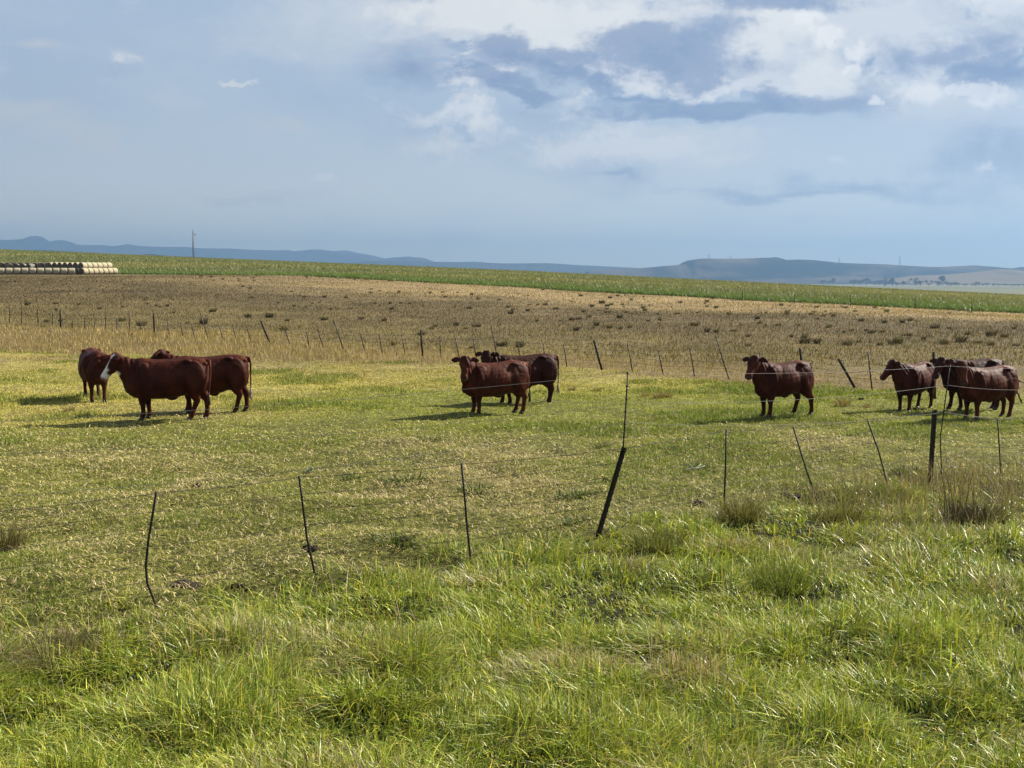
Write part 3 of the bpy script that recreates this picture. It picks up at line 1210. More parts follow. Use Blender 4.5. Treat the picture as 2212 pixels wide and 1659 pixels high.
    def gs(x, z, rx, rz, rot=0.0):
        dx, dz = X - x, Zc - z
        c_, s_ = math.cos(rot), math.sin(rot)
        return np.exp(-(((dx * c_ + dz * s_) / rx) ** 2 + ((-dx * s_ + dz * c_) / rz) ** 2))
    sidew = sstep(.08, .17, Yc)
    d = -.034 * gs(-.34, 1.10, .11, .13) - .020 * gs(-.70, 1.20, .10, .07) - .030 * gs(.27, .86, .06, .25, .15) + .026 * gs(.52, 1.02, .05, .30, -.28) - .030 * gs(.68, 1.02, .05, .22, -.25) \
        - .028 * gs(-.45, .72, .06, .22, -.35) + .022 * gs(-.60, .78, .08, .22, -.2) - .02 * gs(.40, .66, .05, .12)
    ribs = .0016 * np.sin((X + .15 * Zc) * 62) * sstep(-.30, -.15, X) * sstep(.36, .22, X) * sstep(.62, .8, Zc) * sstep(1.22, 1.05, Zc)
    folds = .010 * np.sin((co[:, 0] * 58 - Zc * 20)) * sstep(.66, .76, X) * sstep(1.02, .9, X) * sstep(.75, .95, Zc)
    wob = .008 * (fbm(co[:, 0] * 6 + 3, Zc * 6 + co[:, 1] * 5, int(px[0]) % 97, 3) - .5)
    spine = -.016 * np.exp(-((Zc - 1.30) / .05) ** 2) * np.exp(-((Yc - .09) / .05) ** 2) * sstep(.5, .3, np.abs(X))
    co = co + no * ((d * sidew + ribs + folds + spine) + wob)[:, None]
    me.vertices.foreach_set('co', co.astype(np.float32).ravel())
    me.update()
    rel = co - np.array(poll)
    hxc, hyc, hzc = rel @ np.array(hx) / HS, rel @ np.array(hl) / HS, rel @ np.array(hz) / HS
    head = (hxc > -.03) & (hxc < .6) & (np.abs(hyc) < .125) & (hzc > -.24) & (hzc < .1)
    mk = np.zeros((nv, 4), dtype=np.float32)
    mk[:, 3] = 1
    if white:
        wob = (vnoise(hxc * 14, hyc * 14 + hzc * 9, 4) - .5) * .06
        blaze = head & (np.abs(hyc) < .075 + wob) & (hzc > -.035 + wob) & (hxc > .0)
        muz = head & (hxc > .37 + wob) & ~((hxc > .50) & (hzc > -.04))
        jaw = head & (hzc < -.13 + wob) & (hxc > .25)
        eyep = head & (np.hypot((hxc - .15) / .13, (hzc + .05) / .09) < 1) & (np.abs(hyc) > .055)
        mk[:, 0] = ((blaze | muz | jaw) & ~eyep).astype(np.float32)
    mk[:, 1] = (head & (hxc > .49) & (hzc > -.075)).astype(np.float32) * .8
    # soften the marks a little over the mesh
    ev = np.empty(len(me.edges) * 2, dtype=np.int32)
    me.edges.foreach_get('vertices', ev)
    ev = ev.reshape(-1, 2)
    for _ in range(2):
        acc = mk[:, :2].copy()
        cnt = np.ones(nv)
        for c in range(2):
            np.add.at(acc[:, c], ev[:, 0], mk[ev[:, 1], c])
            np.add.at(acc[:, c], ev[:, 1], mk[ev[:, 0], c])
        np.add.at(cnt, ev[:, 0], 1)
        np.add.at(cnt, ev[:, 1], 1)
        mk[:, :2] = acc / cnt[:, None]
    at = me.attributes.new('mark', 'FLOAT_COLOR', 'POINT')
    at.data.foreach_set('color', mk.ravel())
    add_obj('body', me, hide or HIDE_A, root, True)
    # eyes
    for s in (1, -1):
        b2 = bmesh.new()
        bm_ball(b2, poll + hx * .185 + hl * (s * .124) + hz * .004, (.019, .016, .019), seg=10)
        bm_done(b2, 'eye', EYE_M, root)
    # tail switch: a tuft of hair strands
    b3 = bmesh.new()
    td = (tp[-1] - tp[-2]).normalized()
    rr = random.Random(int(px[0]))
    for i in range(26):
        off = Vector((rr.uniform(-1, 1), rr.uniform(-1, 1), rr.uniform(-1, 1))) * .022
        st_ = tp[-1] - td * rr.uniform(.0, .10)
        ln = rr.uniform(.16, .27)
        fall = Vector((0, 0, -1))
        mid = st_ + td * ln * .5 + off
        end = st_ + (td * .6 + fall * .5).normalized() * ln + off * 2.0
        bm_tube(b3, [st_, mid, end], [.011, .010, .002], 5)
    bm_done(b3, 'tail_switch', SWITCH if tail_pale else SWITCHD, root)
    if strap:
        b4 = bmesh.new()
        c = poll + hx * .10 - hz * .20
        bm_tube(b4, [c + Vector((.02, .0, .03)), c + Vector((.045, .01, -.05)), c + Vector((.04, .02, -.14)), c + Vector((.02, .02, -.21))], [.010, .014, .014, .008], 8)
        bm_done(b4, 'neck_strap', TAGM, root)
    return root


def Z1(x, y): return (64 + x * .0916, 336 + y * .0916)
def Z2(x, y): return (373.3 + x * .0916, 341.3 + y * .0916)
def Z3(x, y): return (709.3 + x * .0723, 341.3 + y * .0723)
def Z4(x, y): return (853.3 + x * .0772, 341.3 + y * .0772)


make_cow(Z1(345, 700), 'brown cow seen from the front, its head hidden behind the white-faced cow', phi=118, scale=.97, neck_yaw=48, neck_up=-.16, head_yaw=20, head_pitch=55,
         legs=(.05, -.08, .2, -.05), lift=(3, .10), hide=HIDE_A, tail='left', girth=1.08)
make_cow(Z1(1140, 908), 'brown cow with a white blaze and muzzle, nearest of the left group', phi=3, scale=1.0, length=.925, neck_yaw=4, head_yaw=12, head_pitch=57, neck_up=-.01, neck_len=.92,
         legs=(0, -.06, .16, -.10), hide=HIDE_A, white=True, tail='left', tail_pale=False, belly=1.0, ears=.1)
make_cow(Z1(1600, 832), 'dark red cow behind the white-faced cow, rump to the right', phi=6, scale=.985, length=.92, neck_yaw=-6, neck_up=.02, head_yaw=-10, head_pitch=40,
         legs=(-.05, .05, .08, -.12), hide=HIDE_A, tail='hang', belly=1.1)
make_cow(Z2(1330, 793), 'red brown cow in front of the middle pair, face turned to the camera', phi=20, scale=.90, length=.90, neck_yaw=35, neck_len=.70, neck_up=.05, head_yaw=32, head_pitch=66,
         legs=(.0, .05, -.02, .06), hide=HIDE_C, tail='hang', tail_pale=False)
make_cow(Z2(1640, 686), 'dark brown cow at the back of the middle pair, tail hanging with a pale tip', phi=12, scale=.93, length=.93, neck_yaw=10, neck_len=.86, neck_up=.0, head_yaw=50, head_pitch=60,
         legs=(-.1, .05, .02, -.04), hide=HIDE_B, tail='hang')
make_cow(Z3(1000, 1030), 'dark brown cow standing alone with two fence wires across its body', phi=22, scale=.905, length=.80, neck_yaw=14, neck_len=.76, neck_up=.05, head_yaw=16, head_pitch=52,
         legs=(.02, .0, -.16, .12), hide=HIDE_A, tail='hang', strap=True, belly=.9)
make_cow(Z4(775, 895), 'brown cow at the left of the right group, looking left in profile', phi=42, scale=.85, length=.86, neck_yaw=-24, neck_len=.74, neck_up=.0, head_yaw=-10, head_pitch=54,
         legs=(.05, .0, -.05, .1), hide=HIDE_A, tail='hang', girth=1.06)
make_cow(Z4(1530, 878), 'nearly black cow half hidden at the back of the right group', phi=8, scale=.885, length=.83, neck_yaw=2, neck_len=.74, neck_up=-.07, head_yaw=34, head_pitch=50,
         legs=(-.05, .08, .0, -.1), hide=HIDE_B, tail='hang')
make_cow(Z4(1720, 1005), 'rusty brown cow fronting the right group, facing the camera, tail swung out', phi=24, scale=.875, length=.90, neck_yaw=14, neck_len=.92, neck_up=.06, head_yaw=50, head_pitch=64,
         legs=(.0, .05, .05, -.06), hide=HIDE_C, tail='out')

# ------------------------------------------------------------------ fences
STEEL = plain_mat('rusted_steel', (.020, .014, .011), .65, .4, .2, 30, .6, .3)
WIRE = plain_mat('galvanised_wire', (.10, .093, .09), .6, .4, .3)
BARB = plain_mat('weathered_wire', (.022, .018, .015), .7, .2, .1)
WOODP = plain_mat('dark_post', (.028, .021, .017), .85, .2, 0, 25, .5, .5)


def poly_at(pts, f):
    """point at a fraction of the length of a polyline"""
    ds = [0.0]
    for a, b in zip(pts, pts[1:]):
        ds.append(ds[-1] + (b - a).length)
    t = f * ds[-1]
    for i in range(len(pts) - 1):
        if t <= ds[i + 1] + 1e-9:
            k = (t - ds[i]) / max(1e-9, ds[i + 1] - ds[i])
            return pts[i].lerp(pts[i + 1], k)
    return pts[-1].copy()


def strand(nodes, r, name, mat, parent, barbs=False, sag=.01, seed=1, per=10):
    bm = bmesh.new()
    pts = []
    rr = random.Random(seed)
    for a, b in zip(nodes, nodes[1:]):
        for i in range(per):
            t = i / per
            p = a.lerp(b, t)
            p.z -= sag * 4 * t * (1 - t)
            if barbs:
                p.z += rr.uniform(-.004, .004)
            pts.append(p)
    pts.append(nodes[-1])
    bm_tube(bm, pts, [r] * len(pts), 5)
    if barbs:
        L = 0.0
        for a, b in zip(pts, pts[1:]):
            L += (b - a).length
            while L > .14:
                L -= .14
                d = Vector((rr.uniform(-.5, .5), rr.uniform(-.6, .6), 1)).normalized() * .013
                bm_tube(bm, [a - d, a, a + d], [.0012, .0028, .0012], 4)
                d2 = Vector((rr.uniform(-.8, .8), 1, rr.uniform(-.6, .6))).normalized() * .013
                bm_tube(bm, [a - d2, a, a + d2], [.0012, .0028, .0012], 4)
    return bm_done(bm, name, mat, parent)


near = {}
ND = [  # droppers of the near fence, top to bottom, pixels of the 2212-wide view
    [(338, 1062), (330, 1110), (320, 1170), (315, 1225), (318, 1260), (330, 1290), (347, 1314)],
    [(646, 1028), (655, 1100), (664, 1170), (675, 1215), (686, 1250)],
    [(997, 1000), (1004, 1080), (1010, 1150), (1020, 1217)],
    [(1569, 926), (1567, 1010), (1563, 1114)],
    [(1713, 922), (1740, 1010), (1773, 1087)],
    [(1873, 905), (1898, 975), (1927, 1064)],
    [(2155, 905), (2158, 960), (2164, 1032)],
]


def on_plane(pts):
    g = hit(*D2(*pts[-1]))
    return [at_depth(*D2(*p), g.y) for p in pts[:-1]] + [g - Vector((0, 0, .12))], g


def near_fence():
    f0 = hit(*D2(1282, 1162))
    root = empty('wire_fence', f0)
    tag(root, 'near wire fence of bent steel droppers and barbed strands across the foreground', 'fence')
    inv = Matrix.Translation(-f0)
    cols = []                       # (x, polyline bottom->top)

    def loc(pts):
        return [inv @ p for p in pts]

    for pl in ND:
        pts, g = on_plane(pl)
        bm = bmesh.new()
        L = loc(pts)
        n = len(L)
        bm_tube(bm, L, [(.0115, .006)] * n, 8)
        for k in range(9):          # small wire ties down the dropper
            q = poly_at(L, .03 + .1 * k)
            bm_ball(bm, q + Vector((.004, -.006, 0)), (.013, .008, .007), seg=6)
        bm_done(bm, 'dropper', STEEL, root)
        cols.append(list(reversed(L)))
    # steel standards with a star section and a notched edge
    for pl, wpx in (([(1347, 966), (1282, 1164)], .036), ([(2018, 885), (2007, 1047)], .040)):
        pts, g = on_plane(pl)
        L = loc(pts)
        top, bot = L[0], L[-1]
        ax = (bot - top).normalized()
        side = Vector((1, 0, 0)) - ax * ax.x
        side.normalize()
        fw = ax.cross(side)
        bm = bmesh.new()
        for ang in (0, 120, 240):
            d = side * math.cos(R(ang + 10)) + fw * math.sin(R(ang + 10))
            nrm = ax.cross(d)
            c0 = [top, bot]
            vs = []
            for c in c0:
                for a, b in ((0, -.004), (wpx, -.0035), (wpx, .0035), (0, .004)):
                    vs.append(bm.verts.new(c + d * a + nrm * b))
            for i in range(4):
                bm.faces.new((vs[i], vs[(i + 1) % 4], vs[4 + (i + 1) % 4], vs[4 + i]))
            bm.faces.new(vs[:4])
            bm.faces.new(list(reversed(vs[4:])))
            if ang == 0:
                for k in range(16):
                    q = top.lerp(bot, (k + .5) / 17)
                    bm_ball(bm, q + d * wpx, (.006, .006, .012), seg=6)
        bm_done(bm, 'steel_post', STEEL, root, smooth=False)
        cols.append([bot, top])
    # tall thin rods carrying the upper wires
    y1, y2 = hit(*D2(1282, 1164)).y, hit(*D2(2007, 1047)).y
    rods = []
    for pl, Y in (([(1356, 803), (1353, 860), (1350, 905), (1345, 985)], y1 - .02), ([(2052, 788), (2045, 840), (2036, 910), (2031, 945), (2034, 1030)], y2 - .1)):
        L = loc([at_depth(*D2(*p), Y) for p in pl])
        bm = bmesh.new()
        bm_tube(bm, L, [.0085] * len(L), 8)
        for k in range(6):
            bm_ball(bm, poly_at(L, .02 + .15 * k), (.016, .012, .014), seg=8)
        bm_done(bm, 'wire_rod', STEEL, root)
        rods.append(L)
    cols.sort(key=lambda c: c[0].x)
    cols_top = [c for c in cols]
    # barbed strands
    dl = cols_top[1][0] - cols_top[0][0]
    dr = cols_top[-1][0] - cols_top[-3][0]
    for k, fr in enumerate((.985, .83, .68, .53, .38, .24)):
        nodes = [poly_at(c, .1 + .9 * fr) for c in cols_top]
        a = nodes[0] - dl * 1.5 + Vector((0, 0, .02))
        b = nodes[-1] + dr * 1.2
        strand([a] + nodes + [b], (.0031 if k == 0 else .0024), 'barbed_wire', BARB, root, True, .012, 10 + k)
    # smooth upper wires on the rods
    yl = float(hit(-6, 640).y)
    for k, (ypx, f1, f2, yr) in enumerate(((908, .01, .01, 788), (978, .37, .18, 831), (1070, .60, .42, 890))):
        nodes = [inv @ at_depth(*D2(-30, ypx + 4), yl + .4), poly_at(rods[0], f1), poly_at(rods[1], f2), inv @ at_depth(*D2(2330, yr), 18.6)]
        strand(nodes, .0019, 'smooth_wire', WIRE, root, k == 2, (.05, .08, .10)[k], 30 + k, per=24)
    return root


near_fence()

FAR = [  # far fence uprights: top x, y, lean to base x, thick?
    (20, 655, 20, 0), (47, 650, 46, 0), (82, 668, 82, 0), (114, 672, 113, 0), (130, 668, 131, 1), (156, 684, 156, 0), (184, 680, 183, 0), (206, 690, 203, 0), (228, 664, 227, 0), (252, 688, 252, 0), (279, 672, 280, 0), (303, 690, 304, 0),
    (332, 676, 334, 1), (361, 690, 364, 0), (390, 698, 396, 0), (414, 700, 421, 0), (432, 676, 451, 0), (472, 702, 483, 0), (502, 702, 512, 0), (532, 704, 545, 0), (563, 692, 584, 1), (616, 711, 628, 0), (662, 716, 668, 0), (687, 715, 701, 0), (720, 690, 744, 0),
    (779, 720, 789, 0), (819, 721, 827, 0), (867, 722, 876, 0), (909, 712, 914, 1), (950, 726, 953, 0), (983, 729, 994, 0), (1022, 731, 1032, 0), (1061, 701, 1077, 0), (1119, 736, 1127, 0), (1173, 740, 1180, 0), (1217, 743, 1225, 0),
    (1283, 735, 1303, 1), (1355, 742, 1368, 0), (1422, 755, 1435, 0), (1490, 750, 1502, 0), (1545, 722, 1578, 0), (1640, 760, 1650, 0), (1728, 752, 1738, 1), (1811, 775, 1854, 1), (1875, 760, 1886, 0), (1913, 788, 1965, 0), (2017, 760, 2020, 1), (2108, 773, 2114, 0), (2186, 815, 2214, 0)]


def far_base(x):
    return float(np.interp(x, [0, 300, 600, 912, 1300, 1850, 2020, 2212], [697, 720, 740, 770, 799, 838, 862, 872]))


def far_fence():
    p0 = hit(*D2(1303, far_base(1303)))
    root = empty('wire_fence', p0)
    tag(root, 'far wire fence of leaning posts between the pasture and the brown field', 'fence')
    nodes = []
    for xt, yt, xb, thick in FAR:
        g = hit(*D2(xb, far_base(xb)))
        t = at_depth(*D2(xt, yt), g.y)
        b = g - Vector((0, 0, .15)) - p0
        t = t - p0
        bm = bmesh.new()
        k = 1.0 + .25 * (g.y > 45)
        r = (.040 if thick else .019) * k
        mid = b.lerp(t, .55) + Vector((random.Random(xt).uniform(-.02, .02), 0, 0))
        bm_tube(bm, [b, mid, t], [r, r * .97, r * .9], 8)
        for q in range(5):
            bm_ball(bm, b.lerp(t, .3 + .16 * q) + Vector((r * .7, -r * .5, 0)), (.012, .012, .02), seg=6)
        bm_done(bm, 'fence_post' if thick else 'dropper', WOODP if thick else STEEL, root)
        gl = g - p0
        up = (t - gl)
        hgt = min(1.0, max(.5, up.length))
        nodes.append((gl, up.normalized() * hgt))
    for k, fr in enumerate((.95, .75, .55, .35)):
        pts = [g + u * fr for g, u in nodes]
        strand(pts, .004, 'barbed_wire', BARB, root, False, .02, 50 + k, per=3)


far_fence()


def crop_fence():
    first = None
    root = None
    P = []
    for x, y in ((2975, 1140), (3187, 1152), (3427, 1160), (3640, 1166), (2780, 1128)):
        u = x / 3.75
        Xs = np.linspace(20, 70, 400)
        Ys = np.interp(Xs, XC, YC) - 3.5
        i = int(np.argmin(np.abs(Xs / Ys - (u - 512) / F)))
        P.append(Vector((Xs[i], Ys[i], float(terrain(Xs[i], Ys[i])))))
    P.sort(key=lambda v: v.x)
    root = empty('wire_fence', P[0])
    tag(root, 'distant fence of thin posts along the edge of the green crop', 'fence')
    for p in P:
        bm = bmesh.new()
        q = p - P[0]
        bm_tube(bm, [q - Vector((0, 0, .2)), q + Vector((.01, 0, .6)), q + Vector((0, 0, 1.2))], [.038, .035, .032], 8)
        bm_ball(bm, q + Vector((0, 0, 1.2)), (.036, .036, .02), seg=8)
        bm_done(bm, 'fence_post', WOODP, root)
    for h in (.5, 1.05):
        strand([p - P[0] + Vector((0, -.05, h)) for p in P], .006, 'smooth_wire', BARB, root, False, .04, 70, per=6)


crop_fence()

# ------------------------------------------------------------------ hay bales


def bale_mat(name, c, dark):
    m, T, b, out = mat_new(name)
    tc = T.n('ShaderNodeTexCoord')
    P = tc.outputs['Object']
    mp = T.n('ShaderNodeMapping')
    mp.inputs['Scale'].default_value = (7, 1.5, 1.5)
    T.put(mp.inputs[0], P)
    n = T.noise(mp.outputs[0], 3.0, 6, .65, .3)
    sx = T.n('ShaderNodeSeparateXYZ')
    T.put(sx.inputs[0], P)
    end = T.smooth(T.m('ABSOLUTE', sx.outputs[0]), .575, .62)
    T.put(b.inputs['Base Color'], T.mix(end, T.ramp(n, [(.3, dark), (.62, c)]), T.ramp(n, [(.3, (.05, .038, .024)), (.7, (.12, .092, .056))])))  # cut ends browner; the shade on them is also painted into this colour
    b.inputs['Roughness'].default_value = .9
    b.inputs['Specular IOR Level'].default_value = .15
    bump(T, b, n, .6, .05)
    return m


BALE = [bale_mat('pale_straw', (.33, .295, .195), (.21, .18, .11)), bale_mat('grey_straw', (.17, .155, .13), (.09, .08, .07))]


def bale_mesh(seed, mat):
    rr = random.Random(seed)
    bm = bmesh.new()
    r, L = .70, .64
    ph = rr.uniform(0, 6)
    secs = []
    for x, k in ((-L, .55), (-L - .02, .80), (-L + .02, .94), (-L + .07, .99), (-.3, 1.0), (0, 1.01), (.3, 1.0), (L - .07, .99), (L - .02, .94), (L + .02, .80), (L, .55)):
        secs.append((Vector((x, 0, r * .96)), LAT, UP, r * k * 1.02, r * k * .98, r * k * .94))
    bm_sweep(bm, secs, 28)
    for v in bm.verts:
        v.co *= 1 + .018 * math.sin(v.co.x * 9 + ph) * math.cos(v.co.y * 7 + ph)
    bmesh.ops.recalc_face_normals(bm, faces=bm.faces)
    me = bpy.data.meshes.new('hay_bale')
    bm.to_mesh(me)
    bm.free()
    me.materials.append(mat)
    me.polygons.foreach_set('use_smooth', np.ones(len(me.polygons), dtype=bool))
    return me


def bales():
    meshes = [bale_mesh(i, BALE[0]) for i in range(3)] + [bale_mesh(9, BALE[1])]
    rr = random.Random(5)
    a_az = R(24)                                     # long rows run away to the right
    ax = Vector((math.sin(a_az), math.cos(a_az), 0))
    sd = Vector((math.cos(a_az), -math.sin(a_az), 0))
    c0 = at_depth(84, 277, 222)
    c0 = Vector((c0.x, c0.y, 0))

    def put(p, rz, lvl, grey, lab, grp):
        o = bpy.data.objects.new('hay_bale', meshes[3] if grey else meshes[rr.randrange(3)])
        COL.objects.link(o)
        o.location = (p.x, p.y, float(terrain(p.x, p.y)) - .03 + lvl * 1.12)
        o.rotation_euler = (0, 0, rz + rr.uniform(-.05, .05))
        tag(o, lab, 'hay bale', grp)

    rz_row = math.pi / 2 - a_az
    # lower layer rows
    LB = 'pale round hay bale in the lower layer of the stack beside the crop'
    LT = 'pale round hay bale in the upper layer of the stack, its end in shade'
    LG = 'weathered grey round bale lying on top of the stack at the photo edge'
    LF = 'pale round hay bale lying broadside in the front line of the stack'
    for r in range(8):
        for k in range(7):
            if r > 1 and 1 < k < 6:
                continue                             # buried inside the stack
            put(c0 - sd * (1.42 * r) + ax * (1.36 * k + rr.uniform(-.05, .05)), rz_row, 0, False, LB, 'bales of the lower layer')
    for r in range(7):
        for k in range(6):
            put(c0 - sd * (1.42 * r + .71) + ax * (1.36 * k + .5), rz_row, 1, False, LT, 'bales of the upper layer')
    # front line laid broadside, in front of and to the left of the rows
    fd = Vector((.93, .36, 0)).normalized()
    st = c0 - ax * 2.2 - sd * 1.0
    for k in range(13):
        put(st - fd * (1.42 * k), math.atan2(fd.y, fd.x), 0, False, LF, 'bales of the front line')
    for k in range(8):
        p = c0 - sd * (1.42 * 7.6) - Vector((1.45 * k, -.2 * k, 0)) + ax * 1.0
        put(p, rz_row + R(55), 1, True if k > 2 else False, LG if k > 2 else LT, 'grey bales on the stack' if k > 2 else 'bales of the upper layer')
        put(p + ax * .1, rz_row + R(55), 0, False, LB, 'bales of the lower layer')
    for k in range(4):
        p = c0 - sd * (1.42 * 9.5) - Vector((1.5 * k, -.1 * k, 0)) - ax * .9
        put(p, rz_row + R(20 * k), .75, True, LG, 'grey bales on the stack')


bales()

# ------------------------------------------------------------------ mast, pylons, trees
GALV = plain_mat('galvanised_steel', (.10, .10, .11), .5, .5, .4)


def mast():
    Y = 470.0
    g = at_depth(*D2(418, 560), Y)
    z0 = float(terrain(g.x, Y))
    top = at_depth(*D2(418, 494), Y).z - z0
    root = empty('radio_mast', (g.x, Y, z0))
    tag(root, 'thin lattice radio mast standing on the crop skyline', 'mast')
    bm = bmesh.new()
    r = .32
    for i in range(3):
        a = 2 * math.pi * i / 3
        p = Vector((r * math.cos(a), r * math.sin(a), 0))
        bm_tube(bm, [p, p + Vector((0, 0, top * .5)), p + Vector((0, 0, top * .88))], [.07] * 3, 6)
        b = 2 * math.pi * (i + 1) / 3
        q = Vector((r * math.cos(b), r * math.sin(b), 0))
        for k in range(24):
            h = top * .88 / 24
            bm_tube(bm, [p + Vector((0, 0, h * k)), q + Vector((0, 0, h * (k + 1)))], [.03, .03], 4)
    bm_done(bm, 'lattice', GALV, root)
    bm = bmesh.new()
    bm_tube(bm, [Vector((0, 0, top * .87)), Vector((0, 0, top * .95)), Vector((0, 0, top * 1.02))], [.10, .08, .04], 8)
    bm_done(bm, 'antenna', GALV, root)
    bm = bmesh.new()
    bm_box(bm, Vector((.9, 0, top * .80)), (1.2, .15, .12))
    bm_ball(bm, Vector((1.0, -.1, top * .80)), (.22, .12, .3))
    bm_done(bm, 'dish', GALV, root)


mast()


def pylon(x, yt, yb, D):
    g = at_depth(x / 3.75, yb / 3.75, D)
    t = at_depth(x / 3.75, yt / 3.75, D)
    h = t.z - g.z + 12
    root = empty('power_pylon', (g.x, D, g.z - 12))
    bm = bmesh.new()
    for sx in (-1, 1):
        for sy in (-1, 1):
            bm_tube(bm, [Vector((sx * 4, sy * 4, 0)), Vector((sx * 1.2, sy * 1.2, h * .7)), Vector((sx * .8, sy * .8, h))], [.35, .3, .25], 5)
    for k in range(6):
        z = h * k / 7
        w = 4 - 2.8 * k / 5
        for sy in (-1, 1):
            bm_tube(bm, [Vector((-w, sy * w, z)), Vector((w * .9, sy * w * .9, z + h / 7))], [.2, .2], 4)
    bm_done(bm, 'lattice', GALV, root)
    bm = bmesh.new()
    for z, w in ((h * .80, 9), (h * .97, 7)):
        bm_tube(bm, [Vector((-w, 0, z)), Vector((0, 0, z + .8)), Vector((w, 0, z))], [.25, .35, .25], 5)
    bm_done(bm, 'cross_arm', GALV, root)
    return root


for x, yt, yb, lab in ((2658, 954, 970, 'power pylon on the left end of the flat-topped hill, tallest looking'), (2740, 960, 970, 'power pylon on the flat hilltop, right of the tallest one'),
                       (3147, 965, 986, 'power pylon on the long ridge right of the wooded hilltop'), (3374, 960, 994, 'power pylon farthest right along the ridge')):
    tag(pylon(x, yt, yb, 4800), lab, 'pylon', 'power pylons on the far ridge')

TREE_LEAF = leaf_mat('tree_leaf', .15, .6, .2)
TRUNK = plain_mat('bark', (.05, .04, .03), .9, .1, 0, 6)


def tree_meshes(seed):
    rg = np.random.default_rng(seed)
    n = 520
    lob = rg.normal(0, 1, (7, 3)) * np.array([.24, .24, .16]) + np.array([0, 0, .64])
    idx = rg.integers(0, 7, n)
    d = rg.normal(0, 1, (n, 3))
    d /= np.linalg.norm(d, axis=1)[:, None]
    P = lob[idx] + d * (rg.random((n, 1)) ** .4) * np.array([.22, .22, .19])
    P[:, 2] = np.clip(P[:, 2], .16, 1.02)
    c = np.tile(np.array([.038, .055, .020]), (n, 1)) * (.55 + .9 * rg.random((n, 1)))
    V, q, t, cc = blades(P, .05 + .07 * rg.random(n), .05 + .05 * rg.random(n), rg.random(n) * 6.28, rg.random(n) * 6.28, rg.random(n) * 1.2, c, 2)
    crown = np_mesh('crown', V, q, t, cc)
    crown.materials.append(TREE_LEAF)
    bm = bmesh.new()
    bm_tube(bm, [Vector((0, 0, -.03)), Vector((.01, 0, .25)), Vector((0, .01, .55))], [.035, .026, .012], 8)
    for k in range(4):
        a = k * 1.7 + seed
        bm_tube(bm, [Vector((0, 0, .28 + .05 * k)), Vector((.12 * math.cos(a), .12 * math.sin(a), .5 + .05 * k)), Vector((.2 * math.cos(a), .2 * math.sin(a), .66 + .04 * k))], [.016, .011, .005], 6)
    me = bpy.data.meshes.new('trunk')
    bm.to_mesh(me)
    bm.free()
    me.materials.append(TRUNK)
    return crown, me


TM = [tree_meshes(s) for s in range(5)]


def trees():
    rr = random.Random(3)
    L = []   # zoomed pixel x, top, base, width
    spec = [(1170, 360, 394, 34), (1275, 344, 400, 44), (1315, 350, 400, 44), (1385, 374, 400, 28), (1465, 352, 404, 44), (1512, 318, 406, 52), (1540, 362, 408, 44), (1583, 374, 408, 38), (1612, 370, 410, 40), (1645, 372, 412, 34),
            (1712, 376, 416, 42), (1762, 378, 418, 36), (1818, 364, 416, 40), (1852, 376, 420, 44), (1895, 372, 420, 50), (1945, 384, 424, 34),
            (1480, 372, 406, 40), (1560, 380, 408, 30), (1690, 384, 415, 24), (1790, 384, 418, 26), (1990, 392, 418, 60), (2050, 390, 418, 70), (2110, 386, 416, 60), (2165, 388, 416, 66), (2205, 384, 414, 50),
            (852, 332, 372, 40), (800, 345, 376, 50), (962, 362, 392, 36), (1075, 336, 380, 60), (1010, 376, 396, 30), (1110, 374, 398, 34), (740, 345, 372, 44), (560, 340, 366, 40), (480, 345, 364, 40), (930, 374, 394, 30)]
    for x, t, b, w in spec:
        u = (2880 + x * .434) / 3.75
        vt = (900 + t * .434) / 3.75
        vb = (900 + (b + 2) * .434) / 3.75
        D = 2750 + rr.uniform(-120, 120) + (300 if x < 1000 else 0)
        p = at_depth(u, vb, D)
        z = -12.0
        top = at_depth(u, vt, D).z
        h = max(5.0, top - z)
        h *= 1.2
        ww = max(6.0, w * .434 / 3.75 / F * D * 1.6)
        o = empty('tree', (p.x, D, z), rr.uniform(0, 6))
        o.scale = (ww, ww, h)
        c, m = TM[rr.randrange(5)]
        add_obj('crown', c, None, o)
        add_obj('trunk', m, None, o)
        if x == 1512:
            tag(o, 'tallest dark tree in the distant tree line at the right', 'tree', 'far trees below the hills')
        elif x < 1150:
            tag(o, 'faint hazy tree below the long wooded hill', 'tree', 'far trees below the hills')
        elif x > 1960:
            tag(o, 'low dark tree in the hedge-like row at the right photo edge', 'tree', 'far trees below the hills')
        else:
            tag(o, 'dark distant tree in the line before the tan hill', 'tree', 'far trees below the hills')


trees()

# ------------------------------------------------------------------ tussocks, dung, litter
TUS_C = {'dark': (.070, .050, .034), 'green': (.07, .09, .022), 'tan': (.20, .15, .065)}


def tussock_mesh(seed, colr, n=150, spread=.20, h=.42, w=.016, lk=1.0):
    rg = np.random.default_rng(seed)
    a = rg.random(n) * 6.283
    r = spread * np.sqrt(rg.random(n))
    P = np.stack([r * np.cos(a), r * np.sin(a), np.full(n, -.03)], -1)
    c = np.tile(np.array(colr), (n, 1)) * (.5 + 1.0 * rg.random((n, 1)))
    V, q, t, cc = blades(P, h * (.5 + .6 * rg.random(n)), w * (.6 + .8 * rg.random(n)), rg.random(n) * 6.283, a + rg.normal(0, .5, n), .15 + lk * r / spread * rg.random(n), c, 3)
    me = np_mesh('grass_tussock', V, q, t, cc)
    me.materials.append(STRAW)
    return me


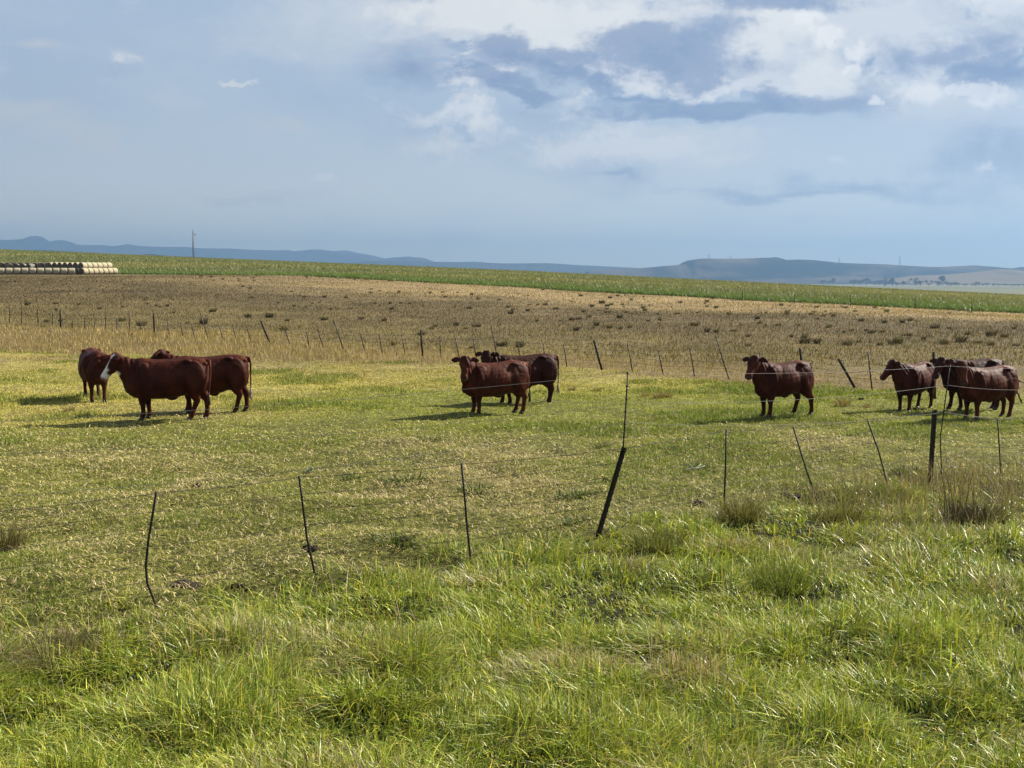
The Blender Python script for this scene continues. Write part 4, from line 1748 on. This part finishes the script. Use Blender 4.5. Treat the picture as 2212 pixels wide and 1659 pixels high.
def tussocks():
    rr = random.Random(12)
    dm = [tussock_mesh(s, [(.085, .064, .040), (.105, .080, .044), (.070, .054, .032), (.095, .082, .036)][s % 4], 120 + 30 * (s % 3), .18 + .03 * (s % 3), .38 + .05 * (s % 4), .035, .55 + .15 * (s % 2)) for s in range(8)]
    gm = [tussock_mesh(20 + s, TUS_C['green'], 130, .16, .22, .014) for s in range(3)]
    tm = [tussock_mesh(40 + s, TUS_C['tan'], 110, .13, .32, .012) for s in range(3)]
    n = 0
    seen = []
    pix = [(1123, 746), (1083, 744), (910, 720), (1017, 748), (1527, 714), (1547, 714), (1583, 712), (1300, 652), (1320, 655), (1345, 655), (1235, 688), (1250, 686), (1272, 682), (1312, 672), (1340, 708),
           (1480, 704), (1500, 700), (1738, 738), (1765, 738), (1830, 742), (1855, 736), (1900, 742), (1925, 740), (2033, 738), (2040, 740), (2075, 736), (2110, 738), (2140, 742), (2195, 744), (1995, 730), (1940, 738), (1960, 722),
           (1725, 700), (1790, 704), (1838, 712), (1870, 712), (1905, 714), (2020, 705), (2050, 706), (2090, 720), (2140, 722), (2170, 725), (1615, 744), (1680, 700), (1640, 695),
           (263, 690), (375, 672), (460, 670), (305, 700), (405, 695), (440, 696), (535, 682), (582, 682), (100, 692), (130, 690), (215, 664), (265, 660), (60, 655), (120, 653), (170, 655), (318, 652), (345, 660),
           (660, 660), (675, 652), (690, 650), (747, 640), (757, 664), (762, 650), (810, 652), (820, 657), (865, 652), (635, 658), (620, 690), (700, 688), (780, 686), (830, 690), (850, 742), (905, 744), (945, 740), (985, 700), (1030, 702),
           (1110, 664), (1140, 668), (1160, 690), (1200, 664), (1210, 690), (1245, 710), (1280, 706), (1400, 690), (1425, 688), (1450, 660), (1560, 660), (1600, 668), (1655, 672), (1705, 668), (1750, 676), (1800, 680), (1860, 690), (1910, 694)]
    for x, y in pix:
        p = hit(*D2(x, y + 4))
        seen.append((p.x, p.y))
    while len(seen) < 265:
        x = rr.uniform(-75, 55)
        y = rr.uniform(44, 175)
        if abs(x) > .5 * y + 2 or float(zone(np.array([x]), np.array([y]))[3][0]) < .8 or fbm(np.array([x * .05]), np.array([y * .12]), 99, 3)[0] < .53:
            continue
        seen.append((x, y))
    for i, (x, y) in enumerate(seen):
        o = bpy.data.objects.new('grass_tussock', dm[rr.randrange(8)])
        COL.objects.link(o)
        o.location = (x, y, float(terrain(x, y)))
        o.rotation_euler = (0, 0, rr.uniform(0, 6.28))
        s = rr.uniform(.35, 1.0) * (1.1 if i < 60 else .85)
        o.scale = (s * rr.uniform(.9, 1.25), s * rr.uniform(.9, 1.2), s * rr.uniform(.8, 1.1))
        tag(o, 'dark grass tussock in the brown field beyond the far fence', 'tussock', 'dark tussocks of the brown field')
    for x, y, s in ((1028, 1055, 1.0), (1240, 1068, .9), (1515, 1008, .9), (1245, 1125, .7), (850, 1165, 1.0), (880, 1035, 1.1), (1450, 968, .9), (930, 945, .8), (1260, 1068, .7), (1960, 1015, 1.1), (760, 1030, .7), (1300, 960, .6)):
        p = hit(*D2(x, y + 6))
        o = bpy.data.objects.new('grass_tuft', gm[int(x) % 3])
        COL.objects.link(o)
        o.location = p
        o.rotation_euler = (0, 0, rr.uniform(0, 6))
        o.scale = (s * 1.5, s * 1.5, s * .75)
        tag(o, 'bright green grass tuft in the grazed pasture before the cattle', 'grass tuft', 'green tufts in the grazed pasture')
    for x, y, s in ((1820, 868, 1.0), (1425, 852, .9), (1442, 850, .7), (1640, 857, .6), (1870, 872, .5), (150, 880, .7), (1395, 848, .6), (1290, 838, .6), (1235, 835, .6)):
        p = hit(*D2(x, y + 8))
        o = bpy.data.objects.new('grass_tuft', tm[int(x) % 3])
        COL.objects.link(o)
        o.location = p
        o.rotation_euler = (0, 0, rr.uniform(0, 6))
        o.scale = (s * 1.2, s * 1.2, s)
        tag(o, 'ungrazed tan grass tuft standing among the cattle', 'grass tuft', 'tan tufts among the cattle')
    # big dark tussock with tall stems by the right end of the near fence
    p = hit(*D2(2105, 1140))
    root = empty('grass_tussock', p)
    tag(root, 'big dark tussock with tall dry stems beside the near fence', 'tussock')
    add_obj('leaf_clump', tussock_mesh(77, (.045, .036, .022), 1100, .30, .40, .009, .8), None, root)
    rg = np.random.default_rng(5)
    n = 34
    P = np.stack([rg.normal(-.16, .22, n), rg.normal(0, .12, n), np.zeros(n)], -1)
    c = np.tile(np.array([.065, .045, .028]), (n, 1)) * (.6 + .8 * rg.random((n, 1)))
    V, q, t, cc = blades(P, .65 + .65 * rg.random(n), .007 + .006 * rg.random(n), rg.random(n) * 6.28, rg.random(n) * 6.28, .05 + .25 * rg.random(n), c, 4)
    me = np_mesh('stem', V, q, t, cc)
    me.materials.append(STRAW)
    add_obj('stem', me, None, root)
    for k_, (x, y, cc_, lab) in enumerate(((1420, 1190, (.11, .115, .030), 'olive rounded tussock right of the foot of the leaning steel post'),
                                           (1815, 1130, (.115, .105, .032), 'olive brown tussock below the two droppers that lean left'),
                                           (1600, 1120, (.13, .115, .040), 'brownish tussock at the foot of the upright dropper'),
                                           (1690, 1275, (.12, .14, .028), 'yellow green tussock leaning over a dark hollow in the verge'))):
        p = hit(*D2(x, y))
        o = add_obj('grass_tussock', tussock_mesh(84 + k_, cc_, 620, .26, .34, .009, .9), None)
        o.location = p
        tag(o, lab, 'tussock')
    # left edge tussock
    p = hit(*D2(12, 1185))
    o = add_obj('grass_tussock', tussock_mesh(78, (.11, .09, .035), 420, .2, .42, .007), None)
    o.location = p
    tag(o, 'straw and brown grass tussock at the left photo edge', 'tussock')
    p = hit(*D2(120, 1425))
    o = add_obj('grass_tussock', tussock_mesh(79, (.13, .10, .055), 900, .36, .30, .006), None)
    o.location = p
    tag(o, 'flattened brown dead tussock left of the bent dropper', 'tussock')


tussocks()

DUNG = plain_mat('dried_dung', (.022, .016, .012), .95, .1, 0, 18, .6, .8)
LITM = plain_mat('pale_plastic', (.62, .78, .74), .4, .4)
BONE = plain_mat('bleached_wood', (.5, .46, .38), .8, .2, 0, 12)


def small_things():
    rr = random.Random(4)
    for x, y, w, lab in ((400, 1268, .26, 'dried dung pat beside the leftmost bent dropper'), (1707, 1072, .27, 'dried dung pat left of the leaning droppers at right'), (872, 1168, .18, 'dark earthy dung lump by a green tuft in mid pasture'),
                         (515, 1272, .16, 'small dried dung heap at the edge of the long grass'), (1525, 1008, .15, 'dark dung lump beside a bleached stick'), (1310, 1040, .10, 'small dung lump left of the steel post'),
                         (1505, 1088, .12, 'small dung pat left of the upright dropper'), (1310, 942, .16, 'dung pat left of the tall rod'), (1985, 885, .22, 'trampled dung patch below the right group of cattle'),
                         (665, 1185, .16, 'dung heap touching the foot of the second dropper'), (425, 1052, .10, 'small dark dung lump below the barbed wire'), (1860, 862, .2, 'dark pat near the front hooves of the right group')):
        p = hit(*D2(x, y))
        bm = bmesh.new()
        for k in range(7):
            a = rr.uniform(0, 6.28)
            d = rr.uniform(0, w * .6)
            bm_ball(bm, Vector((d * math.cos(a), d * math.sin(a), .01)), (w * rr.uniform(.16, .34), w * rr.uniform(.16, .34), rr.uniform(.012, .035)), seg=12)
        for v in bm.verts:
            v.co += Vector((rr.uniform(-1, 1), rr.uniform(-1, 1), rr.uniform(-1, 1))) * .014
        o = bm_done(bm, 'dung_pat', DUNG)
        o.location = p
        tag(o, lab, 'dung', 'dung pats on the pasture')
    p = hit(*D2(669, 1022))
    bm = bmesh.new()
    bmesh.ops.create_grid(bm, x_segments=6, y_segments=4, size=.5)
    for v in bm.verts:
        v.co = Vector((v.co.x * .13, v.co.y * .09, .035 + .03 * math.sin(v.co.x * 7) + .02 * rr.random() - .06 * v.co.y))
    g = bmesh.ops.extrude_face_region(bm, geom=bm.faces[:])
    for v in g['geom']:
        if isinstance(v, bmesh.types.BMVert):
            v.co.z += .004
    o = bm_done(bm, 'plastic_scrap', LITM)
    o.location = p
    tag(o, 'small pale blue-white plastic scrap lying by the second dropper', 'litter')
    p = hit(*D2(1500, 1018))
    bm = bmesh.new()
    bm_tube(bm, [Vector((-.16, 0, .02)), Vector((-.05, .02, .035)), Vector((.07, 0, .05)), Vector((.16, -.02, .09))], [.012, .016, .014, .007], 8)
    bm_tube(bm, [Vector((.0, .01, .04)), Vector((.08, .05, .08)), Vector((.12, .09, .1))], [.009, .007, .003], 6)
    o = bm_done(bm, 'dead_branch', BONE)
    o.location = p
    tag(o, 'bleached bent stick lying on the pasture beside a dark dung lump', 'stick')


small_things()

# ------------------------------------------------------------------ haze
hz = bpy.data.materials.new('haze')
hz.use_nodes = True
hz.node_tree.nodes.clear()
T = NT(hz.node_tree)
pv = T.n('ShaderNodeVolumePrincipled')
pv.inputs['Color'].default_value = (.158, .272, .445, 1)
pv.inputs['Density'].default_value = 1.65e-4
pv.inputs['Anisotropy'].default_value = .28
ho = T.n('ShaderNodeOutputMaterial')
T.put(ho.inputs['Volume'], pv.outputs[0])
bm = bmesh.new()
bm_box(bm, Vector((0, 0, (430 - 17) / 2)), (24800, 24800, 447))
o = bm_done(bm, 'haze', hz, smooth=False)
tag(o, kind='stuff')
